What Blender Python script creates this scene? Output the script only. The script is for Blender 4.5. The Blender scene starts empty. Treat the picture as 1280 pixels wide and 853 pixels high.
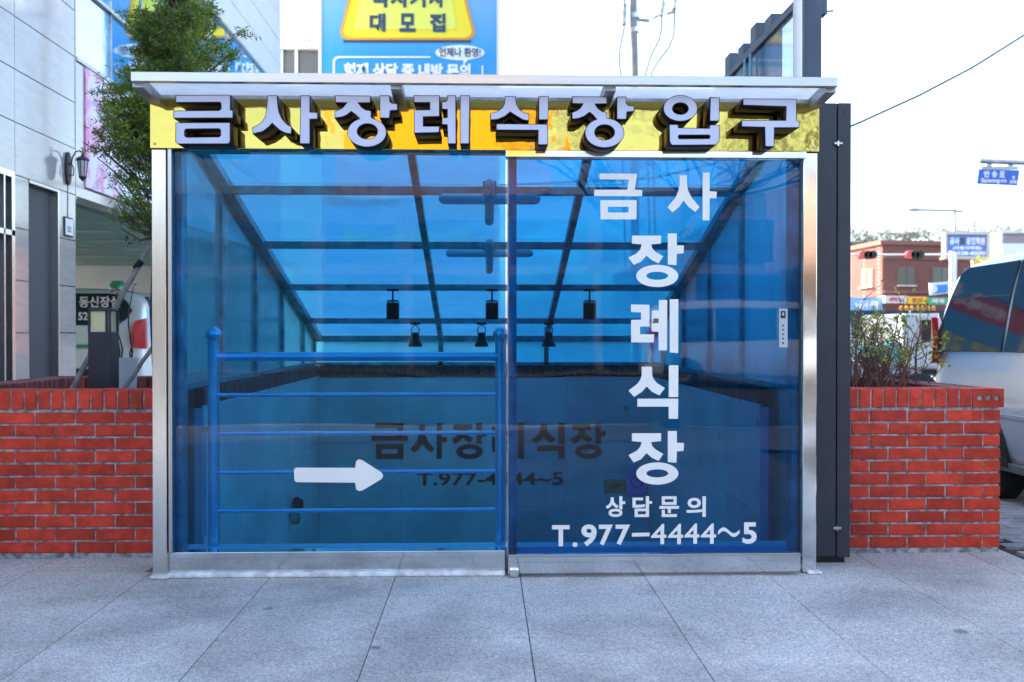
import bpy, bmesh, math, random
from mathutils import Vector, Matrix, noise
R = math.radians
random.seed(7)
SC = bpy.context.scene
COL = SC.collection

# ------------------------------------------------------------------ camera
CAM = Vector((0.0, -4.63, 1.17)); F = 1200.0
YAW = math.atan(35 / 1200); PITCH = math.atan(9.5 / 1200)
cd = bpy.data.cameras.new('camera'); cam = bpy.data.objects.new('camera', cd); COL.objects.link(cam)
cd.sensor_width = 36; cd.lens = 36 * F / 1280; cd.clip_start = 0.05; cd.clip_end = 2000
cam.location = CAM; cam.rotation_euler = (R(90) - PITCH, 0, -YAW)
SC.camera = cam
cd.dof.use_dof = True; cd.dof.focus_distance = 4.75; cd.dof.aperture_fstop = 2.8

def P(px, py, Y):
    """photo pixel (1280x853) -> world point on the plane y = Y (used to measure sizes off the photograph)"""
    v = Vector(((px - 640) / F, -(py - 426.5) / F, -1))
    v = cam.rotation_euler.to_matrix() @ v
    return CAM + v * ((Y - CAM.y) / v.y)
def PX(px, X, py=417):
    v = cam.rotation_euler.to_matrix() @ Vector(((px - 640) / F, -(py - 426.5) / F, -1))
    return CAM + v * ((X - CAM.x) / v.x)

# ------------------------------------------------------------------ light
SUN = Vector((-0.80, 0.30, 0.55)).normalized()
w = bpy.data.worlds.new('World'); SC.world = w; w.use_nodes = True
wn = w.node_tree.nodes; wl = w.node_tree.links
sky = wn.new('ShaderNodeTexSky'); sky.sky_type = 'NISHITA'; sky.sun_disc = False
sky.sun_elevation = math.asin(SUN.z); sky.sun_rotation = math.atan2(SUN.x, SUN.y)
sky.air_density = 1.0; sky.dust_density = 3.0; sky.ozone_density = 0.5; sky.altitude = 0
wl.new(sky.outputs[0], wn['Background'].inputs[0]); wn['Background'].inputs[1].default_value = 0.15
sl = bpy.data.lights.new('sun', 'SUN'); sl.energy = 2.2; sl.angle = R(0.5); sl.color = (1, .95, .87)
so = bpy.data.objects.new('sun', sl); COL.objects.link(so); so.rotation_euler = SUN.to_track_quat('Z', 'Y').to_euler()
so.location = (-20, 10, 30)
vs = SC.view_settings; vs.view_transform = 'Standard'; vs.look = 'None'; vs.exposure = 2.5; vs.gamma = 1; vs.use_curve_mapping = False
SC.cycles.max_bounces = 10; SC.cycles.transparent_max_bounces = 16; SC.cycles.use_denoising = True
SC.cycles.glossy_bounces = 4; SC.cycles.sample_clamp_indirect = 6

# ------------------------------------------------------------------ materials
MATS = {}
def nn(nt, t, **kw):
    n = nt.nodes.new(t)
    for k, v in kw.items():
        if k.startswith('i_'): n.inputs[k[2:].replace('_', ' ')].default_value = v
        else: setattr(n, k, v)
    return n
def mat(name, col, rough=.6, metal=0, var=0, vscale=6, bump=0, bscale=60, rnd=0, stretch=None, spec=.5, coat=0, emit=None, speck=0, stain=0):
    """principled material: noise-varied colour, random value per object, bumps, specks and stains"""
    if name in MATS: return MATS[name]
    m = bpy.data.materials.new(name); m.use_nodes = True; MATS[name] = m
    nt = m.node_tree; b = nt.nodes['Principled BSDF']; L = nt.links.new
    b.inputs['Base Color'].default_value = (*col, 1); b.inputs['Roughness'].default_value = rough
    b.inputs['Metallic'].default_value = metal; b.inputs['Specular IOR Level'].default_value = spec
    b.inputs['Coat Weight'].default_value = coat; b.inputs['Coat Roughness'].default_value = .05
    if emit: b.inputs['Emission Color'].default_value = (*emit[0], 1); b.inputs['Emission Strength'].default_value = emit[1]
    geo = nn(nt, 'ShaderNodeNewGeometry'); vec = geo.outputs['Position']
    if stretch:
        mp = nn(nt, 'ShaderNodeMapping'); mp.inputs['Scale'].default_value = stretch; L(vec, mp.inputs[0]); vec = mp.outputs[0]
    cur = None
    def mul(fac_out, lo, hi, fmin=.35, fmax=.65):
        nonlocal cur
        r = nn(nt, 'ShaderNodeMapRange'); r.inputs[1].default_value = fmin; r.inputs[2].default_value = fmax
        r.inputs[3].default_value = lo; r.inputs[4].default_value = hi; L(fac_out, r.inputs[0])
        mx = nn(nt, 'ShaderNodeVectorMath', operation='SCALE')
        if cur is None: mx.inputs[0].default_value = col
        else: L(cur, mx.inputs[0])
        L(r.outputs[0], mx.inputs['Scale']); cur = mx.outputs[0]
    if var:
        n = nn(nt, 'ShaderNodeTexNoise', i_Scale=vscale, i_Detail=6.0); L(vec, n.inputs['Vector']); mul(n.outputs[0], 1 - var, 1 + var)
    if rnd:
        oi = nn(nt, 'ShaderNodeObjectInfo'); mul(oi.outputs['Random'], 1 - rnd, 1 + rnd, 0, 1)
    if speck:
        n = nn(nt, 'ShaderNodeTexNoise', i_Scale=190.0, i_Detail=3.0); L(geo.outputs['Position'], n.inputs['Vector']); mul(n.outputs[0], 1 - speck, 1 + speck)
        n = nn(nt, 'ShaderNodeTexVoronoi', i_Scale=135.0); L(geo.outputs['Position'], n.inputs['Vector']); sx_ = nn(nt, 'ShaderNodeSeparateXYZ'); L(n.outputs['Color'], sx_.inputs[0]); mul(sx_.outputs[0], 1 - speck * 1.1, 1 + speck * .9, 0, 1)
    if stain:
        n = nn(nt, 'ShaderNodeTexNoise', i_Scale=1.1, i_Detail=8.0, i_Roughness=.62); L(geo.outputs['Position'], n.inputs['Vector']); mul(n.outputs[0], 1 - stain, 1.05, .38, .55)
        n = nn(nt, 'ShaderNodeTexVoronoi', i_Scale=2.3); L(geo.outputs['Position'], n.inputs['Vector']); mul(n.outputs['Distance'], .5, 1, .05, .075)
    if cur is not None: L(cur, b.inputs['Base Color'])
    if bump:
        n = nn(nt, 'ShaderNodeTexNoise', i_Scale=bscale, i_Detail=4.0); L(vec, n.inputs['Vector'])
        bp = nn(nt, 'ShaderNodeBump', i_Strength=bump, i_Distance=.01); L(n.outputs[0], bp.inputs['Height']); L(bp.outputs[0], b.inputs['Normal'])
    return m

def glass(name, tint, refl=.06, rough=0.0, frost=0, fcol=(.8, .85, .9), bump=0, ior=1.35):
    """thin sheet: tinted transparent + reflection + optional frosted (translucent) share"""
    m = bpy.data.materials.new(name); m.use_nodes = True; nt = m.node_tree; L = nt.links.new
    nt.nodes.remove(nt.nodes['Principled BSDF']); out = nt.nodes['Material Output']
    tr = nn(nt, 'ShaderNodeBsdfTransparent'); tr.inputs[0].default_value = (*tint, 1); last = tr.outputs[0]
    if frost:
        tl = nn(nt, 'ShaderNodeBsdfTranslucent'); tl.inputs[0].default_value = (*fcol, 1)
        geo = nn(nt, 'ShaderNodeNewGeometry'); n = nn(nt, 'ShaderNodeTexNoise', i_Scale=2.5, i_Detail=7.0, i_Roughness=.65)
        mp = nn(nt, 'ShaderNodeMapping'); mp.inputs['Scale'].default_value = (1, 1, .35); L(geo.outputs['Position'], mp.inputs[0]); L(mp.outputs[0], n.inputs['Vector'])
        r = nn(nt, 'ShaderNodeMapRange'); r.inputs[1].default_value = .35; r.inputs[2].default_value = .65
        r.inputs[3].default_value = frost * .8; r.inputs[4].default_value = min(1, frost * 1.12); L(n.outputs[0], r.inputs[0])
        mx = nn(nt, 'ShaderNodeMixShader'); L(r.outputs[0], mx.inputs[0]); L(last, mx.inputs[1]); L(tl.outputs[0], mx.inputs[2]); last = mx.outputs[0]
    gl = nn(nt, 'ShaderNodeBsdfGlossy'); gl.inputs['Roughness'].default_value = rough
    if bump:
        g2 = nn(nt, 'ShaderNodeNewGeometry'); n = nn(nt, 'ShaderNodeTexNoise', i_Scale=1.3, i_Detail=1.0); L(g2.outputs['Position'], n.inputs['Vector'])
        bp = nn(nt, 'ShaderNodeBump', i_Strength=bump, i_Distance=.05); L(n.outputs[0], bp.inputs['Height']); L(bp.outputs[0], gl.inputs['Normal'])
    fr = nn(nt, 'ShaderNodeFresnel', i_IOR=ior)
    ad = nn(nt, 'ShaderNodeMath', operation='ADD'); ad.inputs[1].default_value = refl; ad.use_clamp = True; L(fr.outputs[0], ad.inputs[0])
    mx = nn(nt, 'ShaderNodeMixShader'); L(ad.outputs[0], mx.inputs[0]); L(last, mx.inputs[1]); L(gl.outputs[0], mx.inputs[2])
    # the far side of the sheet lets light straight through, so a pane tints once
    g3 = nn(nt, 'ShaderNodeNewGeometry'); t2 = nn(nt, 'ShaderNodeBsdfTransparent'); m2 = nn(nt, 'ShaderNodeMixShader')
    L(g3.outputs['Backfacing'], m2.inputs[0]); L(mx.outputs[0], m2.inputs[1]); L(t2.outputs[0], m2.inputs[2])
    L(m2.outputs[0], out.inputs[0]); MATS[name] = m
    return m

M_granite = mat('granite_paving', (.50, .47, .44), .8, var=.10, vscale=2, rnd=.07, speck=.28, stain=.28, bump=.25, bscale=180)
M_ground = mat('compacted_ground', (.12, .11, .10), .95, var=.2, vscale=3)
M_asphalt = mat('asphalt', (.06, .06, .065), .9, var=.2, vscale=2, speck=.2, bump=.3, bscale=150)
M_brick = mat('glazed_brick', (.52, .045, .022), .6, spec=.3, var=.20, vscale=16, rnd=.22, bump=.5, bscale=60, stain=.15)
M_brickd = mat('old_brick', (.24, .06, .05), .7, var=.2, vscale=10, rnd=.25, bump=.3)
M_mortar = mat('mortar', (.28, .28, .29), .95, var=.55, vscale=26, bump=.6, bscale=90)
M_steel = mat('brushed_steel', (.70, .69, .67), .22, 1, var=.06, vscale=3, bump=.02, bscale=30, stretch=(60, 60, 1))
M_steelm = mat('polished_steel', (.72, .72, .71), .09, 1, var=.10, vscale=5, bump=.05, bscale=4)
M_steelh = mat('satin_steel_trim', (.50, .49, .48), .28, 1, var=.05, vscale=4, stretch=(1, 20, 60))
M_frame = mat('grey_steel_frame', (.36, .38, .39), .38, .6, var=.35, vscale=9, bump=.05)
M_caulk = mat('white_sealant', (.62, .62, .62), .7, var=.25, vscale=20, bump=.3)
M_tile = mat('stairwell_stone', (.56, .65, .60), .35, var=.10, vscale=2, rnd=.05, stain=.2)
M_black = mat('black_letter_side', (.010, .009, .009), .45, .0, spec=.25, bump=.02, bscale=8)
M_face = mat('letter_acrylic', (.50, .53, .69), .3, var=.03, vscale=4)
M_vinyl = mat('white_vinyl', (.74, .72, .68), .5, var=.03)
M_char = mat('charcoal_paint', (.028, .032, .045), .42, .2, var=.12, vscale=6, bump=.03, bscale=20)
M_dark = mat('dark_metal', (.02, .02, .022), .4, .5)
M_cross = mat('lamp_plastic', (.50, .56, .62), .4)
M_soil = mat('soil', (.07, .05, .035), 1, var=.4, vscale=30, bump=1, bscale=40)
M_stone = mat('polished_stone_cladding', (.35, .325, .31), .10, var=.07, vscale=5, rnd=.05, spec=.7, stretch=(1, 1, 4), coat=.6)
M_bgran = mat('black_granite', (.018, .019, .024), .12, var=.2, vscale=40, coat=.3)
M_white = mat('white_metal_cladding', (.74, .74, .76), .45, .0, rnd=.03, var=.03, vscale=2)
M_conc = mat('pale_render', (.66, .66, .66), .8, var=.08, vscale=2, stain=.1)
M_cream = mat('cream_render', (.72, .70, .52), .8, var=.05)
M_green = mat('green_soffit', (.11, .24, .20), .45, var=.15, vscale=3)
M_rubber = mat('tyre_rubber', (.015, .015, .015), .85)
M_pot = mat('white_plastic', (.72, .74, .76), .4)
M_wood = mat('grey_stake_bark', (.26, .25, .25), .8, var=.3, vscale=20, bump=.5)
M_bark = mat('tree_bark', (.10, .075, .055), .9, var=.35, vscale=20, bump=.8)
M_red = mat('red_lens', (.55, .01, .015), .15, coat=.5)
M_gold = mat('gold_mirror', (.50, .37, .085), .045, 1, bump=.35, bscale=2.2)
MATS['gold_mirror'].node_tree.nodes['Bump'].inputs['Distance'].default_value = .02
G_left = glass('blue_film_glass', (.07, .47, .80), .004, bump=.06)
G_door = glass('deep_blue_film_glass', (.015, .29, .62), .014, bump=.06)
G_roof = glass('frosted_roof_sheet', (.88, .88, .93), .0, .25, frost=.82, fcol=(.80, .76, .74))
G_side = glass('frosted_side_glass', (.88, .90, .94), .0, .2, frost=.75, fcol=(.93, .95, .95))
G_screen = glass('screen_glass', (.50, .56, .66), .04, .05, frost=.25, fcol=(.5, .55, .6))
M_mirr = mat('reflective_curtain_glass', (.50, .74, .93), .03, 1, var=.06, vscale=.5, bump=.12, bscale=1.2)
M_win = mat('dark_window_glass', (.03, .04, .05), .05, coat=.6, spec=.8)

# ------------------------------------------------------------------ mesh helpers
class MB:
    def __init__(s): s.v = []; s.f = []; s.mi = []
    def add(s, vs, fs, mi=0):
        o = len(s.v); s.v += [tuple(v) for v in vs]; s.f += [tuple(i + o for i in f) for f in fs]; s.mi += [mi] * len(fs); return s
    def box(s, a, b, mi=0):
        x0, y0, z0 = [min(p, q) for p, q in zip(a, b)]; x1, y1, z1 = [max(p, q) for p, q in zip(a, b)]
        return s.add([(x0, y0, z0), (x1, y0, z0), (x1, y1, z0), (x0, y1, z0), (x0, y0, z1), (x1, y0, z1), (x1, y1, z1), (x0, y1, z1)],
                     [(0, 3, 2, 1), (4, 5, 6, 7), (0, 1, 5, 4), (1, 2, 6, 5), (2, 3, 7, 6), (3, 0, 4, 7)], mi)
    def prism(s, pts, ext, mi=0):
        """pts: planar 3d outline; ext: extrusion vector"""
        n = len(pts); e = Vector(ext); p = [Vector(q) for q in pts]
        return s.add(p + [q + e for q in p], [tuple(range(n))[::-1], tuple(range(n, 2 * n))] + [(i, (i + 1) % n, n + (i + 1) % n, n + i) for i in range(n)], mi)
    def beam(s, a, b, wd, h, up=(0, 0, 1), mi=0):
        a = Vector(a); b = Vector(b); d = (b - a).normalized(); u = Vector(up); r = d.cross(u).normalized(); u = r.cross(d)
        pts = [a + r * x * wd / 2 + u * y * h / 2 for x, y in ((-1, -1), (1, -1), (1, 1), (-1, 1))]
        return s.prism(pts, b - a, mi)
    def tube(s, path, rad, n=8, mi=0):
        path = [Vector(p) for p in path]; o = len(s.v); rr = rad if isinstance(rad, (list, tuple)) else [rad] * len(path)
        prev = None
        for i, p in enumerate(path):
            d = (path[min(i + 1, len(path) - 1)] - path[max(i - 1, 0)]).normalized()
            if prev is None: prev = d.orthogonal().normalized()
            r = (prev - d * prev.dot(d)); r = r.normalized() if r.length > 1e-6 else d.orthogonal().normalized(); prev = r; q = d.cross(r)
            for k in range(n):
                a = 2 * math.pi * k / n; s.v.append(tuple(p + (r * math.cos(a) + q * math.sin(a)) * rr[i]))
        for i in range(len(path) - 1):
            for k in range(n):
                s.f.append((o + i * n + k, o + i * n + (k + 1) % n, o + (i + 1) * n + (k + 1) % n, o + (i + 1) * n + k)); s.mi.append(mi)
        s.f.append(tuple(o + k for k in range(n))[::-1]); s.mi.append(mi)
        e = o + (len(path) - 1) * n; s.f.append(tuple(e + k for k in range(n))); s.mi.append(mi)
        return s
    def lathe(s, c, prof, n=16, axis='z', mi=0):
        c = Vector(c); o = len(s.v)
        for r, h in prof:
            for k in range(n):
                a = 2 * math.pi * k / n
                v = {'z': Vector((r * math.cos(a), r * math.sin(a), h)), 'y': Vector((r * math.cos(a), h, r * math.sin(a))), 'x': Vector((h, r * math.cos(a), r * math.sin(a)))}[axis]
                s.v.append(tuple(c + v))
        for i in range(len(prof) - 1):
            for k in range(n):
                s.f.append((o + i * n + k, o + i * n + (k + 1) % n, o + (i + 1) * n + (k + 1) % n, o + (i + 1) * n + k)); s.mi.append(mi)
        s.f.append(tuple(o + k for k in range(n))[::-1]); s.mi.append(mi)
        e = o + (len(prof) - 1) * n; s.f.append(tuple(e + k for k in range(n))); s.mi.append(mi)
        return s
    def mesh(s, name, mats):
        me = bpy.data.meshes.new(name); me.from_pydata(s.v, [], s.f)
        for m in (mats if isinstance(mats, (list, tuple)) else [mats]): me.materials.append(m)
        for p, i in zip(me.polygons, s.mi): p.material_index = i
        bm = bmesh.new(); bm.from_mesh(me); bmesh.ops.recalc_face_normals(bm, faces=bm.faces); bm.to_mesh(me); bm.free()
        me.update(); return me
    def build(s, name, mats, parent=None, bevel=0, seg=2, smooth=False, **tg):
        o = link(name, s.mesh(name, mats), parent)
        if bevel: bev(o, bevel, seg)
        if smooth: shade(o)
        tag(o, **tg); return o
def bev(o, wd, seg=2):
    b = o.modifiers.new('bevel', 'BEVEL'); b.width = wd; b.segments = seg; b.limit_method = 'ANGLE'; b.angle_limit = R(40)
def shade(o, ang=40):
    for p in o.data.polygons: p.use_smooth = True
    try: o.data.set_sharp_from_angle(angle=R(ang))
    except Exception: pass
def link(name, data, parent=None, loc=None):
    o = bpy.data.objects.new(name, data); COL.objects.link(o)
    if parent: o.parent = parent
    if loc is not None: o.location = loc
    return o
def tag(o, label=None, cat=None, group=None, kind=None):
    if label: o['label'] = label
    if cat: o['category'] = cat
    if group: o['group'] = group
    if kind: o['kind'] = kind
    return o
def thing(name, label, cat, group=None, kind=None, loc=(0, 0, 0)):
    """Empty at the thing's base; parts are modelled in world space and keep their place"""
    o = link(name, None, None, loc); o.empty_display_size = .2
    return tag(o, label, cat, group, kind)
def settle():
    """parts were modelled in world coordinates: cancel the offset of their parent's location"""
    bpy.context.view_layer.update()
def part(mb, name, mats, root, **k):
    o = mb.build(name, mats, root, **k)
    r = root
    while r.parent: r = r.parent
    if root is r and r.location.length: o.location = -r.location
    return o

def rng_box(sx, sy, sz, j=.0015, ch=.004):
    """slightly uneven brick with chamfered front edges"""
    x, y, z = sx / 2, sy / 2, sz / 2; r = lambda: random.uniform(-j, j)
    vs = []
    for (yy, ix) in ((y, 0), (-y + ch, 0), (-y, ch)):
        for a, b in ((-1, -1), (1, -1), (1, 1), (-1, 1)):
            vs.append((a * (x - ix) + r(), yy, b * (z - ix) + r()))
    fs = [(0, 3, 2, 1), (8, 9, 10, 11)] + [(i * 4 + k, i * 4 + (k + 1) % 4, i * 4 + 4 + (k + 1) % 4, i * 4 + 4 + k) for i in (0, 1) for k in range(4)]
    return vs, fs
def brick_mesh(sx, sy, sz, m, cache={}):
    key = (round(sx, 3), round(sy, 3), round(sz, 3), m.name)
    L = cache.setdefault(key, [])
    if len(L) < 4:
        b = MB(); b.add(*rng_box(sx, sy, sz)); L.append(b.mesh('brick', m)); return L[-1]
    return random.choice(L)

# outlines -> mesh (2D filled curve, holes allowed)
def curve_mesh(loops, extrude=0, offset=0):
    c = bpy.data.curves.new('outline', 'CURVE'); c.dimensions = '2D'; c.fill_mode = 'BOTH'; c.extrude = extrude; c.offset = offset
    for lp in loops:
        sp = c.splines.new('POLY'); sp.points.add(len(lp) - 1)
        for i, (x, y) in enumerate(lp): sp.points[i].co = (x, y, 0, 1)
        sp.use_cyclic_u = True
    return conv(c)
def conv(c):
    o = bpy.data.objects.new('tmp', c); COL.objects.link(o); bpy.context.view_layer.update()
    me = bpy.data.meshes.new_from_object(o.evaluated_get(bpy.context.evaluated_depsgraph_get()))
    bpy.data.objects.remove(o); return me
def text_mesh(body, bold=0.02, extrude=.01, cache={}):
    k = (body, bold, extrude)
    if k not in cache:
        c = bpy.data.curves.new('lettering', 'FONT'); c.body = body; c.offset = bold; c.extrude = extrude; c.resolution_u = 3
        cache[k] = conv(c)
    return cache[k].copy()
def place_text(name, body, parent, m, p0, u, v, wd, ht, bold=.02, thick=.002, rootloc=None, space=None):
    """lettering fitted into the box p0 + u*wd, v*ht, raised by `thick` along u x v"""
    me = text_mesh(body, bold)
    u = Vector(u).normalized(); v = Vector(v).normalized(); n = u.cross(v); p0 = Vector(p0)
    xs = [q.co.x for q in me.vertices]; ys = [q.co.y for q in me.vertices]
    x0, x1, y0, y1 = min(xs), max(xs), min(ys), max(ys)
    for q in me.vertices:
        q.co = p0 + u * ((q.co.x - x0) / (x1 - x0) * wd) + v * ((q.co.y - y0) / (y1 - y0) * ht) + n * (thick if q.co.z > 0 else 0.0002)
    me.materials.clear(); me.materials.append(m); me.update()
    return link(name, me, parent)
def T(px, py, Y, w_px, h_px):
    a = P(px, py, Y); b = P(px + w_px, py - h_px, Y); return a, b.x - a.x, b.z - a.z

def ell(cx, cy, rx, ry, a0=0, a1=360, n=28):
    st = (a1 - a0) / n; full = abs(a1 - a0) >= 359
    return [(cx + rx * math.cos(R(a0 + st * i)), cy + ry * math.sin(R(a0 + st * i))) for i in range(n if full else n + 1)]
def smooth_loop(lp): return lp

# ------------------------------------------------------------------ the setting: ground
HX0, HX1, HY0, HY1 = -1.66, 1.66, .12, 4.40     # stairwell opening
g = MB()
for (x0, x1, y0, y1) in ((-400, HX0, -400, 600), (HX1, 400, -400, 600), (HX0, HX1, -400, HY0), (HX0, HX1, HY1, 600)):
    g.add([(x0, y0, -.06), (x1, y0, -.06), (x1, y1, -.06), (x0, y1, -.06)], [(0, 1, 2, 3)])
g.build('ground', M_ground, kind='structure')

pav = link('pavement', None); tag(pav, kind='structure')
smesh = {}
def slab(x0, x1, y0, y1):
    if x1 - x0 < .04 or y1 - y0 < .04: return
    k = (round(x1 - x0, 3), round(y1 - y0, 3))
    if k not in smesh:
        b = MB(); sx, sy = k[0] / 2 - .002, k[1] / 2 - .0042; c_ = .0008
        b.add([(-sx, -sy, -.055), (sx, -sy, -.055), (sx, sy, -.055), (-sx, sy, -.055), (-sx, -sy, -c_), (sx, -sy, -c_), (sx, sy, -c_), (-sx, sy, -c_),
               (-sx + c_, -sy + c_, 0), (sx - c_, -sy + c_, 0), (sx - c_, sy - c_, 0), (-sx + c_, sy - c_, 0)],
              [(0, 3, 2, 1), (8, 9, 10, 11)] + [(k_, (k_ + 1) % 4, 4 + (k_ + 1) % 4, 4 + k_) for k_ in range(4)] + [(4 + k_, 4 + (k_ + 1) % 4, 8 + (k_ + 1) % 4, 8 + k_) for k_ in range(4)])
        smesh[k] = b.mesh('paving_slab', M_granite)
    link('paving_slab', smesh[k], pav, ((x0 + x1) / 2, (y0 + y1) / 2, random.uniform(-.0012, .0012)))
X0 = P(650, 722, 0).x                 # one joint measured in the photograph
for c in range(-9, 5):
    x0 = X0 + .6 * c; x1 = min(x0 + .6, 2.79)
    off = -.30 if c >= 3 else 0.0
    for r in range(-9, 3):
        y0 = -.345 + .6 * r + off; y1 = y0 + .6
        if y0 > .5: continue
        if y1 <= HY0 or x1 <= HX0 or x0 >= HX1: slab(x0, x1, y0, y1)
        else:
            if y0 < HY0: slab(x0, x1, y0, HY0)
            if x0 < HX0: slab(x0, HX0, max(y0, HY0), y1)
            if x1 > HX1: slab(HX1, x1, max(y0, HY0), y1)
pb = MB(); pb.add([(-5.2, -6, -.03), (2.79, -6, -.03), (2.79, HY0, -.03), (-5.2, HY0, -.03)], [(0, 1, 2, 3)]); pb.build('joint_bed', mat('joint_sand', (.035, .035, .035), .95, var=.3, vscale=20), pav)
# everything farther than the slabs one can tell apart
b = MB()
b.add([(-60, -7.5, -.028), (60, -7.5, -.028), (60, -5.4, -.028), (-60, -5.4, -.028)], [(0, 1, 2, 3)])
b.add([(-14, -5.4, -.028), (-5.12, -5.4, -.028), (-5.12, 16, -.028), (-14, 16, -.028)], [(0, 1, 2, 3)])
b.add([(-5.12, .9, -.028), (HX0, .9, -.028), (HX0, 16, -.028), (-5.12, 16, -.028)], [(0, 1, 2, 3)])
b.build('forecourt', M_granite, kind='structure')
b = MB(); b.add([(-90, -22, -.05), (90, -22, -.05), (90, -7.6, -.05), (-90, -7.6, -.05)], [(0, 1, 2, 3)])
b.add([(4.3, -5.4, -.05), (200, -5.4, -.05), (200, 160, -.05), (4.3, 160, -.05)], [(0, 1, 2, 3)])
b.build('road', M_asphalt, kind='structure')
b = MB(); b.box((-60, -7.64, -.055), (60, -7.5, -.005)); b.build('kerb', M_conc, kind='structure', bevel=.01)
# driveway pavers on the right
dw = link('driveway', None); tag(dw, kind='structure')
part(MB().box((2.80, .15, -.058), (4.3, 8, -.03)), 'paver_bed', M_soil, dw)
M_paver = mat('driveway_paver', (.30, .29, .30), .85, var=.15, rnd=.12, speck=.2, bump=.3)
pm = MB().box((-.097, -.047, -.03), (.097, .047, 0)).mesh('paver', M_paver)
for r in range(0, 25):
    for c in range(0, 7):
        x = 2.99 + .2 * c + (.1 if r % 2 else 0)
        if x > 4.25: continue
        link('paver', pm, dw, (x, .45 + .1 * r, -.012 + random.uniform(-.002, .002)))
b = MB(); b.box((2.80, .13, -.05), (4.3, .27, .004)); b.build('kerb_stone', M_granite, kind='structure', bevel=.008)

# ------------------------------------------------------------------ brick planters
def brick_wall(root, x0, x1, yf, zb, ncourse, first, pitch_x=.2045, ch=.0688, deep=.09, half_end=True, dirn='x', m=None):
    """running-bond wall face at y=yf between x0..x1; every brick is its own part"""
    m = m or M_brick
    for k in range(ncourse):
        z = zb + ch * (k + .5)
        x = first + (pitch_x / 2 if k % 2 else 0) - pitch_x * 30
        while x < x1:
            a = max(x, x0); c = min(x + pitch_x - .0095, x1); x += pitch_x
            if c - a < .03: continue
            sx = c - a
            o = link('brick', brick_mesh(round(sx, 2) if sx < pitch_x - .02 else pitch_x - .0095, deep, ch - .0105, m), root)
            o.location = ((a + c) / 2, yf + deep / 2 + random.uniform(-.0015, .0015), z + random.uniform(-.0008, .0008))
            if dirn == 'x': o.rotation_euler = (0, random.uniform(-.006, .006), 0)
def rowlock(root, x0, x1, yf, z0, z1, pitch=.068, deep=.2, m=None, rot=False, face=1):
    m = m or M_brick
    n = int(round((x1 - x0) / pitch)); pitch = (x1 - x0) / n
    me = [brick_mesh(.0585, deep, z1 - z0, m) for _ in range(4)]
    for i in range(n):
        c = x0 + pitch * (i + .5)
        o = link('coping_brick', random.choice(me), root)
        if rot: o.location = (yf, c, (z0 + z1) / 2 + random.uniform(-.001, .001)); o.rotation_euler = (0, 0, R(90) * face)
        else: o.location = (c, yf + deep / 2 + random.uniform(-.002, .002), (z0 + z1) / 2 + random.uniform(-.001, .001))

WY = .41
lx1 = P(189, 600, WY).x + .03; rx0 = P(1063, 600, WY).x - .10; rx1 = P(1250, 600, WY).x
zc0 = P(100, 513, WY).z; zc1 = P(100, 488, WY).z
print('coping', zc0, zc1, 'walls', lx1, rx0, rx1)
CH = (zc0 - .004 - .026) / 11
pl = thing('brick_planter', 'red brick planter left of the glass entrance, holding the pine and the bollard lamp', 'planter', kind=None)
part(MB().box((-3.5, WY + .007, 0), (lx1, WY + .0985, zc0)), 'mortar', M_mortar, pl)
part(MB().box((-3.5, WY + .006, zc0), (lx1, WY + .19, zc1 - .004)), 'mortar_bed', M_mortar, pl)
brick_wall(pl, -3.2, lx1, WY, .024, 11, P(211 * .449, 600, WY).x, ch=CH)
rowlock(pl, lx1 - .068 * 24, lx1, WY - .004, zc0 + .005, zc1)
# left and back sides of the planter
part(MB().box((-2.99, WY + .2, 0), (-2.81, 2.2, zc0)), 'side_wall', M_brickd, pl)
rowlock(pl, WY + .2, 2.2, -2.90, zc0 + .004, zc1 - .003, rot=True, m=M_brickd)
part(MB().box((-2.81, 2.02, 0), (-1.66, 2.2, zc0)), 'back_wall', M_brickd, pl)
rowlock(pl, -2.79, -1.68, 2.01, zc0 + .004, zc1 - .003, m=M_brickd)
part(MB().box((-2.805, WY + .12, .02), (-1.68, 2.015, zc0 - .05)), 'soil', M_soil, pl)

pr = thing('brick_planter', 'red brick planter right of the entrance with three cored holes in its corner coping brick', 'planter')
part(MB().box((rx0, WY + .007, 0), (rx1 - .004, WY + .0985, zc0)), 'mortar', M_mortar, pr)
part(MB().box((rx0, WY + .006, zc0), (rx1 - .004, WY + .19, zc1 - .004)), 'mortar_bed', M_mortar, pr)
brick_wall(pr, rx0, rx1, WY, .024, 11, P(1088, 600, WY).x, ch=CH)
ce = rx1 + .022
rowlock(pr, ce - .175 - .068 * 11, ce - .175, WY - .004, zc0 + .005, zc1)
# corner coping brick with three holes (stretcher on edge, holes filled with pale mortar)
cb = MB(); loops = [[(0, 0), (.168, 0), (.168, zc1 - zc0 - .005), (0, zc1 - zc0 - .005)]]
hy = (zc1 - zc0) / 2
for hx in (.037, .083, .131): loops.append(ell(hx, hy, .017, .017, n=14))
me = curve_mesh(loops, .012)
for q in me.vertices: q.co = Vector((ce - .172 + q.co.x, WY - .004 + .012 - q.co.z * 1.0, zc0 + .005 + q.co.y))
me.materials.clear(); me.materials.append(M_brick); o = link('corner_brick', me, pr)
part(MB().box((ce - .171, WY + .021, zc0 + .006), (ce - .005, WY + .16, zc1 - .001)), 'corner_brick_core', M_brick, pr)
for hx, mm in ((.037, M_caulk), (.083, M_caulk), (.131, M_mortar)):
    part(MB().lathe((ce - .172 + hx, WY + .012, zc0 + .005 + hy), [(.0165, 0), (.0165, .012)], 14, 'y'), 'hole_filling', mm, pr)
part(MB().box((rx1 - .19, WY + .2, 0), (rx1 - .006, 2.2, zc0)), 'side_wall', M_brickd, pr)
rowlock(pr, WY + .2, 2.2, rx1 - .095, zc0 + .004, zc1 - .003, rot=True, m=M_brickd)
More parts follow.
